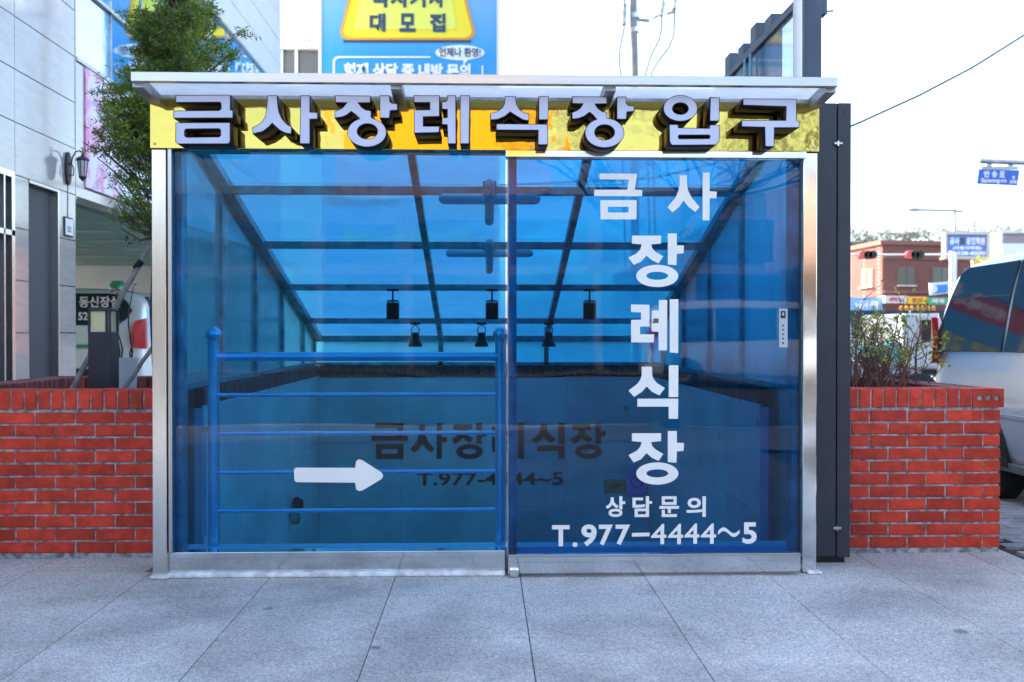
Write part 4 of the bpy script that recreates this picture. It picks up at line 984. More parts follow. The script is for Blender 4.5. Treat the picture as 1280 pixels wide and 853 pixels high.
# leaves are laid out as small quads in one mesh
def leaf_quads(mb, p, n, spread, ln, wd, up=.2, dirv=None):
    for _ in range(n):
        q = p + Vector((random.gauss(0, spread), random.gauss(0, spread), random.gauss(0, spread * .7)))
        d = Vector((random.gauss(0, 1), random.gauss(0, 1), random.gauss(up, .8)))
        if dirv: d = d * .55 + dirv
        d = d.normalized() * ln * random.uniform(.6, 1.2); s = d.cross(Vector((random.gauss(0, 1), random.gauss(0, 1), random.gauss(0, 1)))).normalized() * wd * random.uniform(.7, 1.2)
        o = len(mb.v); mb.v += [tuple(q - s * .3), tuple(q + d * .55 - s), tuple(q + d), tuple(q + d * .55 + s)]; mb.f.append((o, o + 1, o + 2, o + 3)); mb.mi.append(0)
def leaf_mat(name, a, b, scale=3):
    m = bpy.data.materials.new(name); m.use_nodes = True; nt = m.node_tree; bs = nt.nodes['Principled BSDF']; L_ = nt.links.new
    g_ = nn(nt, 'ShaderNodeNewGeometry'); n1 = nn(nt, 'ShaderNodeTexNoise', i_Scale=float(scale), i_Detail=3.0); L_(g_.outputs['Position'], n1.inputs['Vector'])
    n2 = nn(nt, 'ShaderNodeMath', operation='MULTIPLY_ADD'); L_(g_.outputs['Random Per Island'], n2.inputs[0]); n2.inputs[1].default_value = .5; 
    r_ = nn(nt, 'ShaderNodeMapRange'); r_.inputs[1].default_value = .35; r_.inputs[2].default_value = .65; r_.inputs[3].default_value = -.1; r_.inputs[4].default_value = .6; L_(n1.outputs[0], r_.inputs[0]); L_(r_.outputs[0], n2.inputs[2])
    cr = nn(nt, 'ShaderNodeValToRGB'); cr.color_ramp.elements[0].color = (*a, 1); cr.color_ramp.elements[1].color = (*b, 1); L_(n2.outputs[0], cr.inputs[0]); L_(cr.outputs[0], bs.inputs['Base Color'])
    bs.inputs['Roughness'].default_value = .5
    tl = nn(nt, 'ShaderNodeBsdfTranslucent'); L_(cr.outputs[0], tl.inputs[0]); mx = nn(nt, 'ShaderNodeMixShader'); mx.inputs[0].default_value = .35
    L_(bs.outputs[0], mx.inputs[1]); L_(tl.outputs[0], mx.inputs[2]); L_(mx.outputs[0], nt.nodes['Material Output'].inputs[0]); MATS[name] = m; return m
M_needle = leaf_mat('pine_needles', (.022, .065, .014), (.25, .34, .04), 2.6)
M_leaf = leaf_mat('young_leaves', (.16, .20, .03), (.50, .55, .07), 4)
TX, TY = P(207, 300, 1.15).x, 1.15
tr = thing('pine_tree', 'dark green pine growing in the left planter beside and above the shelter roof', 'tree', loc=(TX, TY, .75))
trunk = [(TX - .02, TY, .74), (TX - .05, TY, 1.3), (TX - .03, TY + .02, 1.9), (TX, TY + .03, 2.5), (TX + .04, TY + .02, 3.1), (TX + .06, TY, 3.55)]
part(MB().tube(trunk, [.05, .045, .04, .034, .022, .008], 10), 'trunk', M_bark, tr, smooth=True)
def tpos(z):
    for a, c in zip(trunk[:-1], trunk[1:]):
        if a[2] <= z <= c[2]: return Vector(a).lerp(Vector(c), (z - a[2]) / (c[2] - a[2]))
    return Vector(trunk[-1])
lim = MB(); nd = MB()
random.seed(21)
tips = []
# branch end targets measured off the photograph's outline: (px, py, depth offset)
tg = []
for _ in range(430):
    px_ = random.uniform(112, 298); py_2 = random.uniform(-60, 286)
    # outline of the crown
    if py_2 < 90:
        lo_x = 165 + max(0, (py_2 + 60) * -.1) + (34 if py_2 < 20 else 0); hi_x = 296 - (26 if py_2 < 45 else 0) - (24 if py_2 < 10 else 0)
    elif py_2 < 190: lo_x, hi_x = 124 + abs(py_2 - 150) * .12, 200
    else: lo_x, hi_x = 116 + (py_2 - 190) * .30, 200
    if not (lo_x < px_ < hi_x): continue
    yb = TY + random.uniform(-.35, .65)
    if py_2 > 84: yb = TY + random.uniform(-.4, .4)
    tg.append((px_, py_2, yb))
for px_, py_2, yb in tg:
    e = P(px_, py_2, yb)
    if e.z < 2.42 and e.x > XL - .10: continue
    if e.z < 2.40 and e.x > -1.78 and yb < .1: continue
    s = tpos(max(1.75, min(3.4, e.z - .12 - .25 * (e - Vector((TX, TY, e.z))).length)))
    mid = s.lerp(e, .5) + Vector((0, 0, -.05))
    lim.tube([s, mid, e], [.011, .007, .003], 5)
    thin = py_2 > 190
    for q, sp_ in ((1.0, .050), (.82, .060), (.62, .065)):
        if thin and random.random() < .5: continue
        c_ = s.lerp(mid, q * 2) if q < .5 else mid.lerp(e, q * 2 - 1)
        c_ = c_ + Vector((random.gauss(0, .03), random.gauss(0, .03), random.gauss(0, .02)))
        if c_.z < 2.36 and c_.x > XL - .12: continue
        for k_ in range(4 if thin else 7):          # flat layered sprays of short twigs ringed with needles
            a_ = random.uniform(0, 6.283); r_ = sp_ * random.uniform(.5, 1.9)
            tip = c_ + Vector((math.cos(a_) * r_, math.sin(a_) * r_, random.gauss(.012, .022)))
            for w_ in (.35, .7, 1.0):
                leaf_quads(nd, c_.lerp(tip, w_), 4 if thin else 6, .007, .036, .0036, .35)
part(lim, 'branch', M_bark, tr)
o = part(nd, 'crown', M_needle, tr); o['kind'] = 'stuff'
fl = MB(); 

# right planter shrub: thin twigs with fresh leaves
random.seed(5)
bu = thing('shrub', 'twiggy shrub with fresh green leaves growing in the right planter', 'shrub', loc=(P(1110, 485, 1.1).x, 1.1, .8))
tw = MB(); lf = MB()
for i in range(85):
    yb = random.uniform(.62, 1.9); bx_ = P(random.uniform(1058, 1150), 485, yb).x
    ht = random.uniform(.22, .60) * (1 if random.random() < .7 else .7)
    if bx_ > rx1 - .35: ht *= .8
    p0 = Vector((bx_, yb, .78)); lean = Vector((random.gauss(0, .13), random.gauss(0, .1), 0))
    pts = [p0 + lean * q + Vector((random.gauss(0, .008), random.gauss(0, .008), ht * q)) for q in (0, .3, .55, .8, 1)]
    tw.tube(pts, [.0055, .0045, .0035, .003, .0015], 5)
    for q in range(2, 5):
        for _ in range(2):
            d = pts[q] + Vector((random.gauss(0, .07), random.gauss(0, .06), random.uniform(.02, .10)))
            tw.tube([pts[q], d], [.0025, .001], 4)
            if q > 2 and random.random() < .5: leaf_quads(lf, d, 4, .012, .030, .0075, .8)
    if random.random() < .5: leaf_quads(lf, pts[-1], 7, .018, .034, .008, 1.2)
# one long reaching sprig
pts = [P(1145, 485, 1.0), P(1145, 440, 1.0), P(1150, 415, 1.0), P(1168, 405, 1.0)]
tw.tube(pts, [.006, .005, .004, .0015], 6)
for a, c in (((1147, 430), (1186, 420)), ((1146, 450), (1180, 434)), ((1148, 425), (1125, 395)), ((1150, 415), (1150, 385))):
    tw.tube([P(*a, 1.0), P(*c, 1.0)], [.004, .0015], 5)
    for q in (.5, .8, 1.0): leaf_quads(lf, P(*a, 1.0).lerp(P(*c, 1.0), q), 5, .012, .034, .009, .8)
part(tw, 'twig', mat('red_brown_twig', (.16, .075, .055), .8), bu); o = part(lf, 'foliage', M_leaf, bu); o['kind'] = 'stuff'

# ------------------------------------------------------------------ glazed screen on steel columns, right of the shelter
GX = 1.98
gs = thing('glazed_screen', 'dark steel framed glass screen with stepped columns rising behind the right end of the roof', 'screen', loc=(GX, 2, 0))
M_blue = mat('blue_grey_steel', (.06, .08, .115), .45, .3, var=.15, vscale=5)
yA = PX(1012, GX).y; yB = PX(911, GX).y; zt = 1.17 + 1.063 * (GX - 0) 
part(MB().box((GX - .03, yA, 0), (GX + .07, yA + .14, 3.9)), 'column', M_blue, gs, bevel=.004)
xw = P(997, 50, yA - .1).x
part(MB().tube([(xw, yA - .1, 0), (xw, yA - .1, 3.8)], .027, 14), 'downpipe', M_white, gs, smooth=True)
part(MB().box((GX - .02, yA + .14, zt - .05), (GX + .03, yB + .4, zt)), 'top_rail', M_blue, gs)
part(MB().box((GX - .02, yA + .14, .9), (GX + .03, yB + .4, .95)), 'lower_rail', M_blue, gs)
part(MB().box((GX, yA + .14, .95), (GX + .008, yB + .4, zt - .05)), 'glass_pane', G_screen, gs)
for px_, py_t in ((965, 17), (946, 28), (930, 54), (913, 66)):
    yv_ = PX(px_, GX + .05).y
    z_t = P(px_, py_t, yv_).z
    part(MB().box((GX + .04, yv_, 0), (GX + .12, yv_ + .16, z_t)), 'column', M_blue, gs, bevel=.003)
for px_ in (935, 942): 
    yv_ = PX(px_, GX).y; part(MB().box((GX - .03, yv_, .9), (GX - .021, yv_ + .03, zt - .05)), 'mullion', mat('teal_edge', (.12, .35, .45), .3), gs)
# CCTV-like lamp stub on its outer side
c = P(1035, 12, yA)
part(MB().box((GX + .071, yA + .02, c.z - .02), (GX + .11, yA + .1, c.z + .2)), 'junction_box', M_blue, gs)
part(MB().tube([(GX + .09, yA + .05, c.z), (GX + .16, yA + .05, c.z + .01)], .006, 6), 'bracket', M_frame, gs)

# ------------------------------------------------------------------ utility pole with wires
UD = 20.0
up = thing('utility_pole', 'round concrete utility pole with drooping wires rising behind the roof', 'pole', loc=(P(794, 90, UD).x, UD, 0))
c = P(794.5, 92, UD); r0 = (P(799.5, 92, UD).x - P(789.5, 92, UD).x) / 2
part(MB().tube([(c.x, UD, 0), (c.x - .03, UD, c.z), (c.x - .12, UD, 13)], [r0 * 1.15, r0, r0 * .75], 18), 'shaft', mat('pole_concrete', (.27, .26, .25), .8, var=.1), up, smooth=True)
def U(px_, py_2, y=UD): return P(px_, py_2, y)
for py_2 in (20, 38): q = U(793.5, py_2); part(MB().lathe((q.x, UD, q.z), [(r0 * 1.1, -.06), (r0 * 1.14, -.06), (r0 * 1.14, .06), (r0 * 1.1, .06)], 18), 'band', M_steelh, up)
part(MB().tube([U(797, 25), U(812, 26)], .045, 6), 'bracket', M_frame, up)
part(MB().tube([U(815, 24), U(824, 19)], .03, 6), 'bracket', M_frame, up)
part(MB().tube([U(833, 18), U(844, 14)], .04, 6), 'bracket', M_steelh, up)
for pts, rad in (([(780, -40), (780.5, 5), (780, 30), (780, 37), (775, 60), (774, 78), (776, 92)], .022), ([(831, -30), (829, 0), (827, 20), (827, 35), (824, 50), (813, 72), (807, 92)], .022),
                 ([(845, -30), (843, 10), (843, 25), (842, 45), (836, 60), (822, 78), (814, 92)], .022)):
    part(MB().tube([U(*q) for q in pts] + [U(pts[-1][0] + 8, 420)], rad, 6), 'wire', M_dark, up)
for a, c_ in (((780.5, 5), (780, 31)), ((829, 3), (826, 20)), ((844, 0), (842, 12))):
    part(MB().tube([U(*a), U(*c_)], .07, 8), 'insulator', M_frame, up)
t = thing('overhead_wire', 'thin dark cable crossing the white sky at upper right', 'cable', loc=P(1180, 100, 12))
pts = [P(1040, 168, 12), P(1080, 151, 12.1), P(1150, 119, 12.4), P(1215, 85, 12.7), P(1290, 38, 13), P(1420, -60, 13.5), P(1700, -300, 14.5)]
part(MB().tube([(-12, 12.5, 3.2), (3, 12.2, 3.9)] + pts, .020, 6), 'wire', M_dark, t)

# ------------------------------------------------------------------ street scene far right
def thingP(name, lab, cat, px_, py_2, y, grp=None): q = P(px_, py_2, y); return thing(name, lab, cat, grp, loc=(q.x, y, 0))
def rect(px0, px1, py0, py1, y, t=.05):
    a = P(px0, py1, y); c_ = P(px1, py0, y); return MB().box((a.x, y, a.z), (c_.x, y + t, c_.z))
# red brick building, corner towards us
RD = 48.0
M_rb = bpy.data.materials.new('far_brick'); M_rb.use_nodes = True; nt = M_rb.node_tree; bsd = nt.nodes['Principled BSDF']
tc = nn(nt, 'ShaderNodeTexCoord'); mp = nn(nt, 'ShaderNodeMapping'); mp.inputs['Rotation'].default_value = (R(90), 0, 0)
bt = nn(nt, 'ShaderNodeTexBrick'); bt.inputs['Scale'].default_value = 2.2; bt.inputs['Color1'].default_value = (.17, .052, .04, 1); bt.inputs['Color2'].default_value = (.14, .042, .034, 1); bt.inputs['Mortar'].default_value = (.24, .16, .14, 1)
nt.links.new(tc.outputs['Object'], mp.inputs[0]); nt.links.new(mp.outputs[0], bt.inputs['Vector']); nt.links.new(bt.outputs[0], bsd.inputs['Base Color']); bsd.inputs['Roughness'].default_value = .9; MATS['far_brick'] = M_rb
cor = P(1103, 306, RD); zt_ = cor.z
rb = thing('brick_building', 'two storey red brick building on the far side of the street', 'building', loc=(cor.x, RD, 0))
e1 = P(1320, 306, RD + 1.0); e0 = P(1020, 306, RD + 9.0)
c0 = Vector((cor.x, RD, 0)); cr_ = Vector((e1.x, RD + 1.5, 0)); cl_ = Vector((e0.x, RD + 9, 0)); bk = cr_ + (cl_ - c0)
part(MB().prism([c0, cr_, bk, cl_], (0, 0, zt_)), 'wall', M_rb, rb)
part(MB().prism([c0 + Vector((-.15, -.15, zt_)), cr_ + Vector((.1, -.15, zt_)), bk + Vector((.1, .1, zt_)), cl_ + Vector((-.15, .1, zt_))], (0, 0, .25)), 'parapet', mat('parapet_brown', (.22, .10, .08), .8), rb)
def on_face(a, c_, px0, px1, py0, py1, name, m, out=.06, sub=True):
    d = (c_ - a).normalized(); nrm = Vector((d.y, -d.x, 0)); 
    if nrm.y > 0: nrm = -nrm
    def hit(px_, py_2):
        v = (P(px_, py_2, RD) - CAM); k = (a - CAM).dot(nrm) / v.dot(nrm); return CAM + v * k
    A, B, C_, D_ = hit(px0, py1), hit(px1, py1), hit(px1, py0), hit(px0, py0)
    B.z = A.z; C_.z = D_.z
    return MB().prism([A - nrm * .02, B - nrm * .02, C_ - nrm * .02, D_ - nrm * .02], nrm * (out + .02)).build(name, m, rb), (A, B, C_, D_, nrm)
M_fw = mat('far_window', (.10, .11, .09), .2); M_ff = mat('window_trim', (.16, .12, .09), .6)
for a, c_, bx_ in ((c0, cr_, (1122, 335, 1142, 356)), (c0, cr_, (1165, 335, 1187, 354)), (c0, cl_, (1078, 338, 1092, 359)), (c0, cr_, (1204, 336, 1226, 355))):
    o, q = on_face(a, c_, bx_[0] - .8, bx_[2] + .8, bx_[1] - .8, bx_[3] + .8, 'window_frame', M_ff, .05); o.location = -rb.location
    o, q = on_face(a, c_, bx_[0], (bx_[0] + bx_[2]) / 2 - .5, bx_[1], bx_[3], 'window', M_fw, .08); o.location = -rb.location
    o, q = on_face(a, c_, (bx_[0] + bx_[2]) / 2 + .5, bx_[2], bx_[1], bx_[3], 'window', M_fw, .08); o.location = -rb.location
    o, q = on_face(a, c_, bx_[0] - 1.5, bx_[2] + 1.5, bx_[3] + .8, bx_[3] + 2, 'window_sill', M_conc, .2); o.location = -rb.location
o, q = on_face(c0, cr_, 1104, 1260, 322, 324, 'string_course', mat('dark_course', (.20, .09, .08), .8), .08); o.location = -rb.location
o, q = on_face(c0, cr_, 1104, 1260, 363, 367, 'string_course', mat('dark_course', (.20, .09, .08), .8), .08); o.location = -rb.location
# blue shop sign on it
t = thing('shop_sign', 'pale blue shop fascia sign on the left face of the brick building', 'sign', loc=(cor.x, RD - .5, 0))
b_ = rect(1062, 1103, 372, 389, RD - .6, .3); part(b_, 'panel', mat('light_blue_sign', (.18, .42, .75), .4), t)
a = P(1068, 386, RD - .63)
o = place_text('lettering', '←금사 세차', t, M_wp, (a.x, RD - .61, a.z), (1, 0, 0), (0, 0, 1), 1.35, .45, .05, .01); o.location = -t.location
for lab, b_, col, txt in (('white shop fascia with red lettering at street level of the brick building', (1106, 1133, 370, 379), (.62, .62, .60), '세탁소'),
                          ('yellow shop fascia at street level of the brick building', (1135, 1158, 371, 380), (.75, .50, .04), '분식'), ('green shop fascia at street level half hidden by the silver van', (1160, 1186, 372, 381), (.05, .35, .20), '약국')):
    t = thing('shop_sign', lab, 'sign', 'shop fascias on the brick building', loc=(P(b_[0], 380, RD - .9).x, RD - .9, 0))
    part(rect(*b_, RD - .9, .4), 'panel', mat('fascia_%d' % b_[0], col, .5), t)
    a = P(b_[0] + 5, b_[3] - 1.5, RD - .93); c_ = P(b_[1] - 5, b_[2] + 1.5, RD - .93)
    o = place_text('lettering', txt, t, M_rp if col[0] > .4 else M_wp, (a.x, RD - .91, a.z), (1, 0, 0), (0, 0, 1), c_.x - a.x, c_.z - a.z, .03, .01); o.location = -t.location
# road name sign on arm
SD = 14.0
t = thing('road_name_sign', 'blue road name sign reading 반송로 Bansong-ro hanging from a grey arm', 'sign', loc=(P(1248, 220, SD).x, SD, 0))
M_sb = mat('sign_blue', (.01, .10, .52), .35)
o = outline_part('sign_plate', [[(1224, 211.5), (1274.5, 213), (1272, 232), (1222, 230)]], SD, .03, M_sb, t); o.location = -t.location
part(MB().tube([P(1224, 201.5, SD), P(1420, 209, SD)], .05, 10), 'arm', M_frame, t, smooth=True)
for q in (1236, 1263): part(MB().box(tuple(P(q - 2.3, 209.5 + (q > 1250), SD)), tuple(P(q + 2.3, 203, SD + .05))), 'clamp', M_frame, t)
part(MB().box(tuple(P(1227, 212, SD + .01)), tuple(P(1272, 208.5, SD + .03))), 'bracket', mat('pale_bracket', (.5, .48, .4), .5), t)
ax_ = P(1420, 209, SD); part(MB().tube([(ax_.x, SD, 0), (ax_.x, SD, ax_.z + .3)], .1, 12), 'post', M_frame, t, smooth=True)
def stext(body, x0_, x1_, yt, yb, m=M_wp, bold=.03, Y=SD, par=None, dy=.003):
    a = P(x0_, yb, Y); c_ = P(x1_, yt, Y); pr_ = par or t
    o = place_text('lettering', body, pr_, m, (a.x, Y - dy, a.z), (1, 0, 0), (0, 0, 1), c_.x - a.x, c_.z - a.z, bold, .004); o.location = -pr_.location; return o
for chh, a in (('반', 1230), ('송', 1239.5), ('로', 1249)): stext(chh, a, a + 7, 213.5 + (a - 1230) * .03, 222)
stext('Bansong-ro', 1226.5, 1258, 223, 230)
stext('558', 1262, 1270.5, 225.5, 229.5)
o = outline_part('arrow', [[(1264.5, 222.5), (1267, 219.5), (1269.5, 222.5), (1267.6, 222.5), (1267.6, 224.5), (1266.4, 224.5), (1266.4, 222.5)]], SD - .004, .004, M_wp, t); o.location = -t.location
# traffic lights on mast arm
KD = 26.0
t = thing('traffic_signal', 'white mast arm with two horizontal traffic signals showing red', 'traffic light', loc=(P(1192, 400, KD).x, KD, 0))
M_wpole = mat('white_pole', (.70, .70, .70), .5)
xp = P(1192, 330, KD).x
part(MB().tube([(xp, KD, 0), (xp, KD, P(1192, 316, KD).z)], .095, 12), 'mast', M_wpole, t, smooth=True)
part(MB().tube([P(1030, 319, KD), P(1192, 318.5, KD)], .035, 10), 'arm', M_wpole, t, smooth=True)
M_rl = mat('red_signal', (.7, .01, .02), .3, emit=((1, .02, .03), .9)); M_off = mat('dark_lens', (.05, .07, .06), .3)
for hx in (1072, 1130.5):
    a = P(hx, 324, KD - .1); c_ = P(hx + 22.5, 314, KD - .1); hh = c_.z - a.z; hd = part(MB().box((a.x + .05, KD - .12, a.z), (c_.x - .05, KD + .06, c_.z)), 'signal_head', M_dark, t, bevel=.06, seg=3)
    for k in range(3):
        cx_ = a.x + hh / 2 + (c_.x - a.x - hh) * k / 2; cz_ = (a.z + c_.z) / 2
        for nm_, mm, prf in (('visor', M_dark if k else M_red, [(hh * .50, 0), (hh * .52, -.12), (hh * .46, -.12)]), ('lens', M_rl if k == 0 else M_off, [(hh * .44, -.02), (hh * .44, -.05), (hh * .2, -.09)])):
            o = MB().lathe((cx_, KD - .12, cz_), prf, 14, 'y').build(nm_, mm, hd); o.location = (0, 0, 0)
# one-way sign board
t = thing('direction_sign', 'small blue and white arrow sign beside the white mast', 'sign', loc=(P(1174, 400, 20).x, 20, 0))
o = outline_part('plate', [[(1162, 354), (1186, 352), (1186, 367), (1162.5, 369.5)]], 20, .04, M_wp, t); o.location = -t.location
o = outline_part('plate_print', [[(1168, 357), (1184.5, 355.5), (1184.5, 365.5), (1168, 367)]], 19.97, .02, mat('mid_blue', (.04, .25, .70), .4), t); o.location = -t.location
o = outline_part('plate_print', [ell(1168, 361.5, 4, 4.5, n=14)], 19.955, .01, M_wp, t); o.location = -t.location
q = P(1189, 362, 20.1); part(MB().tube([(q.x, 20.1, 0), (q.x, 20.1, q.z + 1.0)], .05, 10), 'post', M_wpole, t, smooth=True)
part(MB().tube([P(1183, 361, 20.06), P(1190, 361, 20.1)], .03, 8), 'bracket', M_wpole, t)
# driving school notice board
ND = 30.0
t = thing('notice_board', 'framed blue notice board with white Korean lettering on a post above the street', 'sign', loc=(P(1215, 400, ND).x, ND, 0))
part(rect(1184.5, 1234, 293.5, 320.5, ND, .1), 'panel', mat('board_blue', (.10, .18, .50), .4), t)
for b_ in ((1181, 1238, 290.5, 293.2), (1181, 1238, 320.8, 323.4), (1181, 1184.2, 293.3, 320.7), (1234.3, 1238, 293.3, 320.7)): part(rect(*b_, ND - .08, .25), 'frame', mat('frame_pale', (.5, .5, .46), .5), t)
part(rect(1176, 1252, 289.5, 291, ND + .2, .08), 'top_bar', mat('rust_bar', (.45, .33, .22), .7), t); part(rect(1176, 1252, 322.5, 325, ND + .2, .08), 'lower_bar', mat('rust_bar', (.45, .33, .22), .7), t)
for body, b_ in (('금사', (1187, 1199, 297, 306)), ('운전학원', (1208, 1231, 297, 306)), ('(자동차학원)', (1191, 1227, 308, 313)), ('T.528-8500', (1188, 1232, 314.5, 319))):
    stext(body, b_[0], b_[1], b_[2], b_[3], M_wp, .04, ND, t, .004)
part(rect(1200, 1206, 297, 306, ND - .01, .01), 'emblem', M_navy, t)
q = P(1218, 324, ND + .3); part(MB().tube([(q.x, ND + .3, 0), (q.x, ND + .3, q.z)], .11, 12), 'post', mat('cream_post', (.55, .52, .40), .6), t, smooth=True)
q = P(1251, 288, ND); part(MB().tube([(q.x, ND, 0), (q.x, ND, q.z)], .07, 12), 'post', M_wpole, t, smooth=True)
# street lamp
LD = 34.0
t = thing('street_lamp', 'slender grey street lamp arm faint against the white sky', 'street lamp', loc=(P(1193, 400, LD).x, LD, 0))
q = P(1193.5, 263, LD); part(MB().tube([(q.x, LD, 0), (q.x, LD, q.z)], [.08, .05], 10), 'pole', mat('pale_grey', (.25, .26, .26), .5), t)
part(MB().tube([P(1203, 265, LD), P(1193, 263.5, LD), P(1148, 262.5, LD)], .05, 8), 'arm', mat('pale_grey', (.25, .26, .26), .5), t)
a, c_ = P(1135, 262, LD), P(1150, 262.5, LD); part(MB().tube([a, a.lerp(c_, .3), a.lerp(c_, .8), c_], [.04, .085, .08, .04], 10), 'lamp_head', M_frame, t, smooth=True)
q = P(1218, 285, 60); t = thing('lattice_mast', 'small distant communications mast above the roofline', 'mast', loc=(q.x, 60, 0))
part(MB().beam((q.x, 60, 0), (q.x, 60, P(1218, 277, 60).z), .12, .12, (0, 1, 0)), 'shaft', M_frame, t); 
for zq in range(4): part(MB().box((q.x - .25, 59.9, P(1218, 278 + 4 * zq, 60).z), (q.x + .25, 60.1, P(1218, 279.5 + 4 * zq, 60).z)), 'antenna', M_frame, t)
# green lettered station sign, grey block behind
t = thing('station_canopy', 'white fuel station canopy edge with green lettering behind the silver van', 'canopy', loc=(P(1265, 325, 24).x, 24, 0))
part(rect(1252, 1420, 305, 338, 24, .6), 'fascia', M_wp, t)
stext('S-OIL', 1253, 1278, 319, 331, mat('green_letter', (.02, .45, .12), .4), .06, 24, t, .004)
q = P(1300, 338, 24.3); part(MB().tube([(q.x, 24.3, 0), (q.x, 24.3, q.z)], .15, 12), 'post', M_wpole, t)
t = thing('grey_block', 'plain grey building rising behind the station canopy', 'building', loc=(P(1300, 400, 40).x, 40, 0))
a = P(1252, 292, 40); c_ = P(1420, 292, 40); part(MB().box((a.x, 40, 0), (c_.x, 42, a.z)), 'wall', mat('mauve_grey_wall', (.30, .25, .27), .8, var=.06), t); part(MB().box((a.x - .1, 39.9, a.z), (c_.x, 42.1, a.z + .12)), 'coping', M_conc, t)
# yellow forsythia
random.seed(9)
t = thingP('flowering_bush', 'yellow flowering bush between the notice board and the silver van roof', 'bush', 1240, 400, 18)
lf = MB(); tw = MB()
for i in range(60):
    e = P(random.uniform(1222, 1254), random.uniform(322, 350), 18 + random.uniform(-.5, .5)); s = Vector((t.location.x + random.gauss(0, .1), 18, 0)); tw.tube([s, s.lerp(e, .6) + Vector((0, 0, .1)), e], [.02, .012, .004], 5); leaf_quads(lf, e, 26, .07, .05, .016)
part(tw, 'twig', M_bark, t); o = part(lf, 'blossom', leaf_mat('yellow_blossom', (.25, .22, .02), (.8, .65, .03)), t); o['kind'] = 'stuff'
# tree line on the far rise
random.seed(3)
hl = MB(); pts = []
n_ = 40; x_a, x_b = P(850, 300, 110).x, P(1500, 300, 110).x
for i in range(n_ + 1):
    x = x_a + (x_b - x_a) * i / n_; pts.append((x, 110, P(1100, 300, 110).z + 1.0 * noise.noise(Vector((x * .08, 0, 0))) - .6))
hl.prism([(x_a, 110, -1)] + pts + [(x_b, 110, -1)], (0, 60, 0)); hl.build('hill', mat('hill_green', (.10, .11, .08), .95, var=.3, vscale=.4), kind='structure')
fo = MB()
for i in range(420):
    x = random.uniform(x_a, x_b); z = P(1100, 297, 109).z + random.uniform(-.8, .9) + .9 * noise.noise(Vector((x * .15, 3, 0))); leaf_quads(fo, Vector((x, 109 + random.uniform(-1, 1), z)), 16, .5, .5, .16)
o = fo.build('far_trees', leaf_mat('far_foliage', (.20, .23, .20), (.40, .42, .38), .5)); o['kind'] = 'stuff'
# white truck with cyan load covers behind the shrub
TD = 10.0
t = thing('small_truck', 'white small truck with a row of orange roof markers seen through the shrub', 'truck', loc=(P(1140, 470, TD).x, TD + .9, 0))
a0 = P(1127, 475, TD).x; a1 = P(1166, 475, TD).x; zb_, ztp_ = P(1140, 462, TD).z, P(1140, 392, TD).z
part(MB().prism([(a0, TD, zb_), (a1 + .2, TD, zb_), (a1 + .25, TD, zb_ + .45), (a1 + .1, TD, ztp_), (a0, TD, ztp_)], (0, 1.6, 0)), 'cab', mat('truck_white', (.52, .54, .52), .35), t, bevel=.05, seg=3)
part(MB().prism([(a0 + .30, TD - .008, zb_ + .42), (a1 + .08, TD - .008, zb_ + .42), (a1 - .02, TD - .008, ztp_ - .1), (a0 + .30, TD - .008, ztp_ - .1)], (0, .02, 0)), 'window', M_vwin, t)
x_b0 = P(1062, 460, TD).x
part(MB().box((x_b0 - .6, TD + .02, zb_ + .02), (a0 - .04, TD + 1.55, zb_ + .12)), 'flatbed', M_frame, t)
for i in range(7): part(MB().lathe((a0 - .05 + i * .085 + .06, TD + .05, ztp_ + .05), [(.03, 0), (.03, .05), (.012, .07)], 8), 'marker_light', mat('amber_lens', (.85, .30, .01), .3, coat=.4), t)
for x in (a0 + .33, x_b0): 
    wh = part(MB().lathe((x, TD + .02, .27), [(.12, -.02), (.27, 0), (.27, .18), (.1, .2)], 22, 'y'), 'wheel', M_rubber, t, smooth=True)
    o = MB().lathe((x, TD - .0, .27), [(.15, 0), (.10, -.03), (.03, -.04)], 14, 'y').build('rim', mat('tan_rim', (.45, .36, .25), .5), wh)
for i in range(3):
    tt = thing('crate', ['left cyan plastic crate on the small truck flatbed', 'middle cyan plastic crate on the small truck flatbed', 'right cyan plastic crate on the flatbed next to the cab'][i], 'crate', 'cyan crates on the flatbed', loc=(x_b0 + .2 + i * .25, TD, 0))
    x = P(1083 + i * 16, 460, TD).x; z0_ = zb_ + .125
    part(MB().box((x, TD + .05, z0_), (x + .125, TD + .4, z0_ + .20 + .03 * i)), 'box', mat('cyan_plastic', (.03, .48, .56), .4), tt, bevel=.01)
    part(MB().box((x - .008, TD + .04, z0_ + .203 + .03 * i), (x + .133, TD + .41, z0_ + .225 + .03 * i)), 'rim', mat('cyan_plastic', (.03, .48, .56), .4), tt)
# parked cars further off, simple vans reused small
make_van('parked_van', 'distant white van parked in the street behind the shrub and truck', 'van', (P(1085, 430, 17).x, 17.5, -.05), R(180), H=1.75, L=4.6, body=(.66, .68, .70))
make_van('dark_van', 'distant dark van parked beyond the silver van tail', 'van', (P(1165, 430, 22).x, 22.5, -.05), R(0), H=1.8, L=4.6, body=(.08, .10, .13))

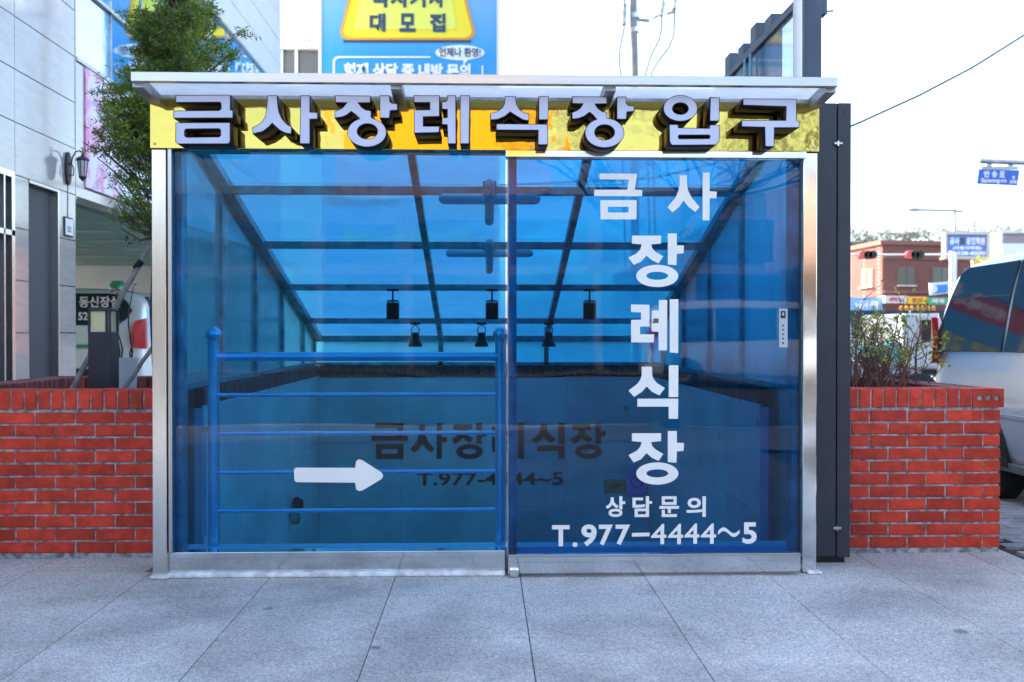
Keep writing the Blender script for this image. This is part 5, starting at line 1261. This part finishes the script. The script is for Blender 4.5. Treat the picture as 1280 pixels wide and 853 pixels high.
# ------------------------------------------------------------------ across the street, behind the camera (seen in reflections)
OB = -24.0
t = thing('street_building', 'beige row of shops across the road with a wide orange fascia', 'building', loc=(0, OB, 0))
part(MB().box((-17, OB - 8, 0), (8.4, OB, 5.3)), 'wall', mat('beige_wall', (.26, .21, .14), .8, var=.1), t)
part(MB().box((-4.4, OB - .6, 5.31), (1.9, OB + .1, 8.6)), 'orange_sign', mat('orange_sign', (.95, .48, .05), .4), t)
for i in range(9):
    part(MB().box((-16 + i * 2.8, OB, .2), (-13.6 + i * 2.8, OB + .06, 2.9)), 'shop_window', M_win, t)
    part(MB().box((-16 + i * 2.8, OB - .001, 3.3), (-13.8 + i * 2.8, OB + .05, 4.5)), 'window', M_win, t)
t = thing('street_building', 'white and brown corner building across the road', 'building', loc=(18, OB, 0))
part(MB().box((11, OB - 10, 0), (30, OB - 1, 6.5)), 'wall', mat('brown_wall', (.28, .18, .13), .8, var=.1), t)
for i in range(6): part(MB().box((12 + i * 2.9, OB - 1.02, 3.6), (13.8 + i * 2.9, OB - .95, 5.2)), 'window', M_win, t)
def bare_tree(x, y, h, lab, seed, r0=.09, fork=.5):
    random.seed(seed)
    t = thing('bare_tree', lab, 'tree', 'bare street trees across the road', loc=(x, y, 0))
    part(MB().tube([(x, y, -.05), (x + .05, y, h * fork * .5), (x, y, h * fork)], [r0 * 1.25, r0, r0 * .85], 10), 'trunk', M_bark, t, smooth=True)
    br = MB()
    def grow(p, d, L, r, n):
        pts = [p]; q = p.copy(); dd = d.copy()
        for k in range(4):
            dd = (dd + Vector((random.gauss(0, .22), random.gauss(0, .22), random.gauss(.05, .12)))).normalized(); q = q + dd * L / 4; pts.append(q.copy())
        br.tube(pts, [r, r * .85, r * .7, r * .6, r * .45], 6)
        if n:
            for k in range(3 if n > 1 else 4):
                s_ = random.choice(pts[2:]); grow(s_, (dd + Vector((random.gauss(0, .7), random.gauss(0, .7), random.gauss(.1, .4)))).normalized(), L * .62, r * .5, n - 1)
    for k in range(6):
        a = k * 1.05 + random.random() * .5
        grow(Vector((x, y, h * fork - .12 * (k % 3))), Vector((math.cos(a), math.sin(a), .75)).normalized(), h * .30, r0 * .5, 3)
    part(br, 'branch', M_bark, t)
bare_tree(2.35, -7.4, 5.2, 'knobbly bare street tree standing directly across from the entrance', 4, .10, .42)
bare_tree(5.2, -9.5, 6.5, 'taller bare street tree farther along the kerb across from the entrance', 8, .09)
bare_tree(-9.5, -8.5, 6.0, 'bare street tree across the road on the left', 12, .09)
make_van('white_van', 'white van parked by the far kerb, mirrored in the sliding door', 'van', (6.3, -17.6, -.05), R(4), body=(.72, .73, .75))
make_van('silver_van', 'pale grey van parked by the far kerb behind the white one', 'van', (12.2, -17.4, -.05), R(3), body=(.45, .47, .5))
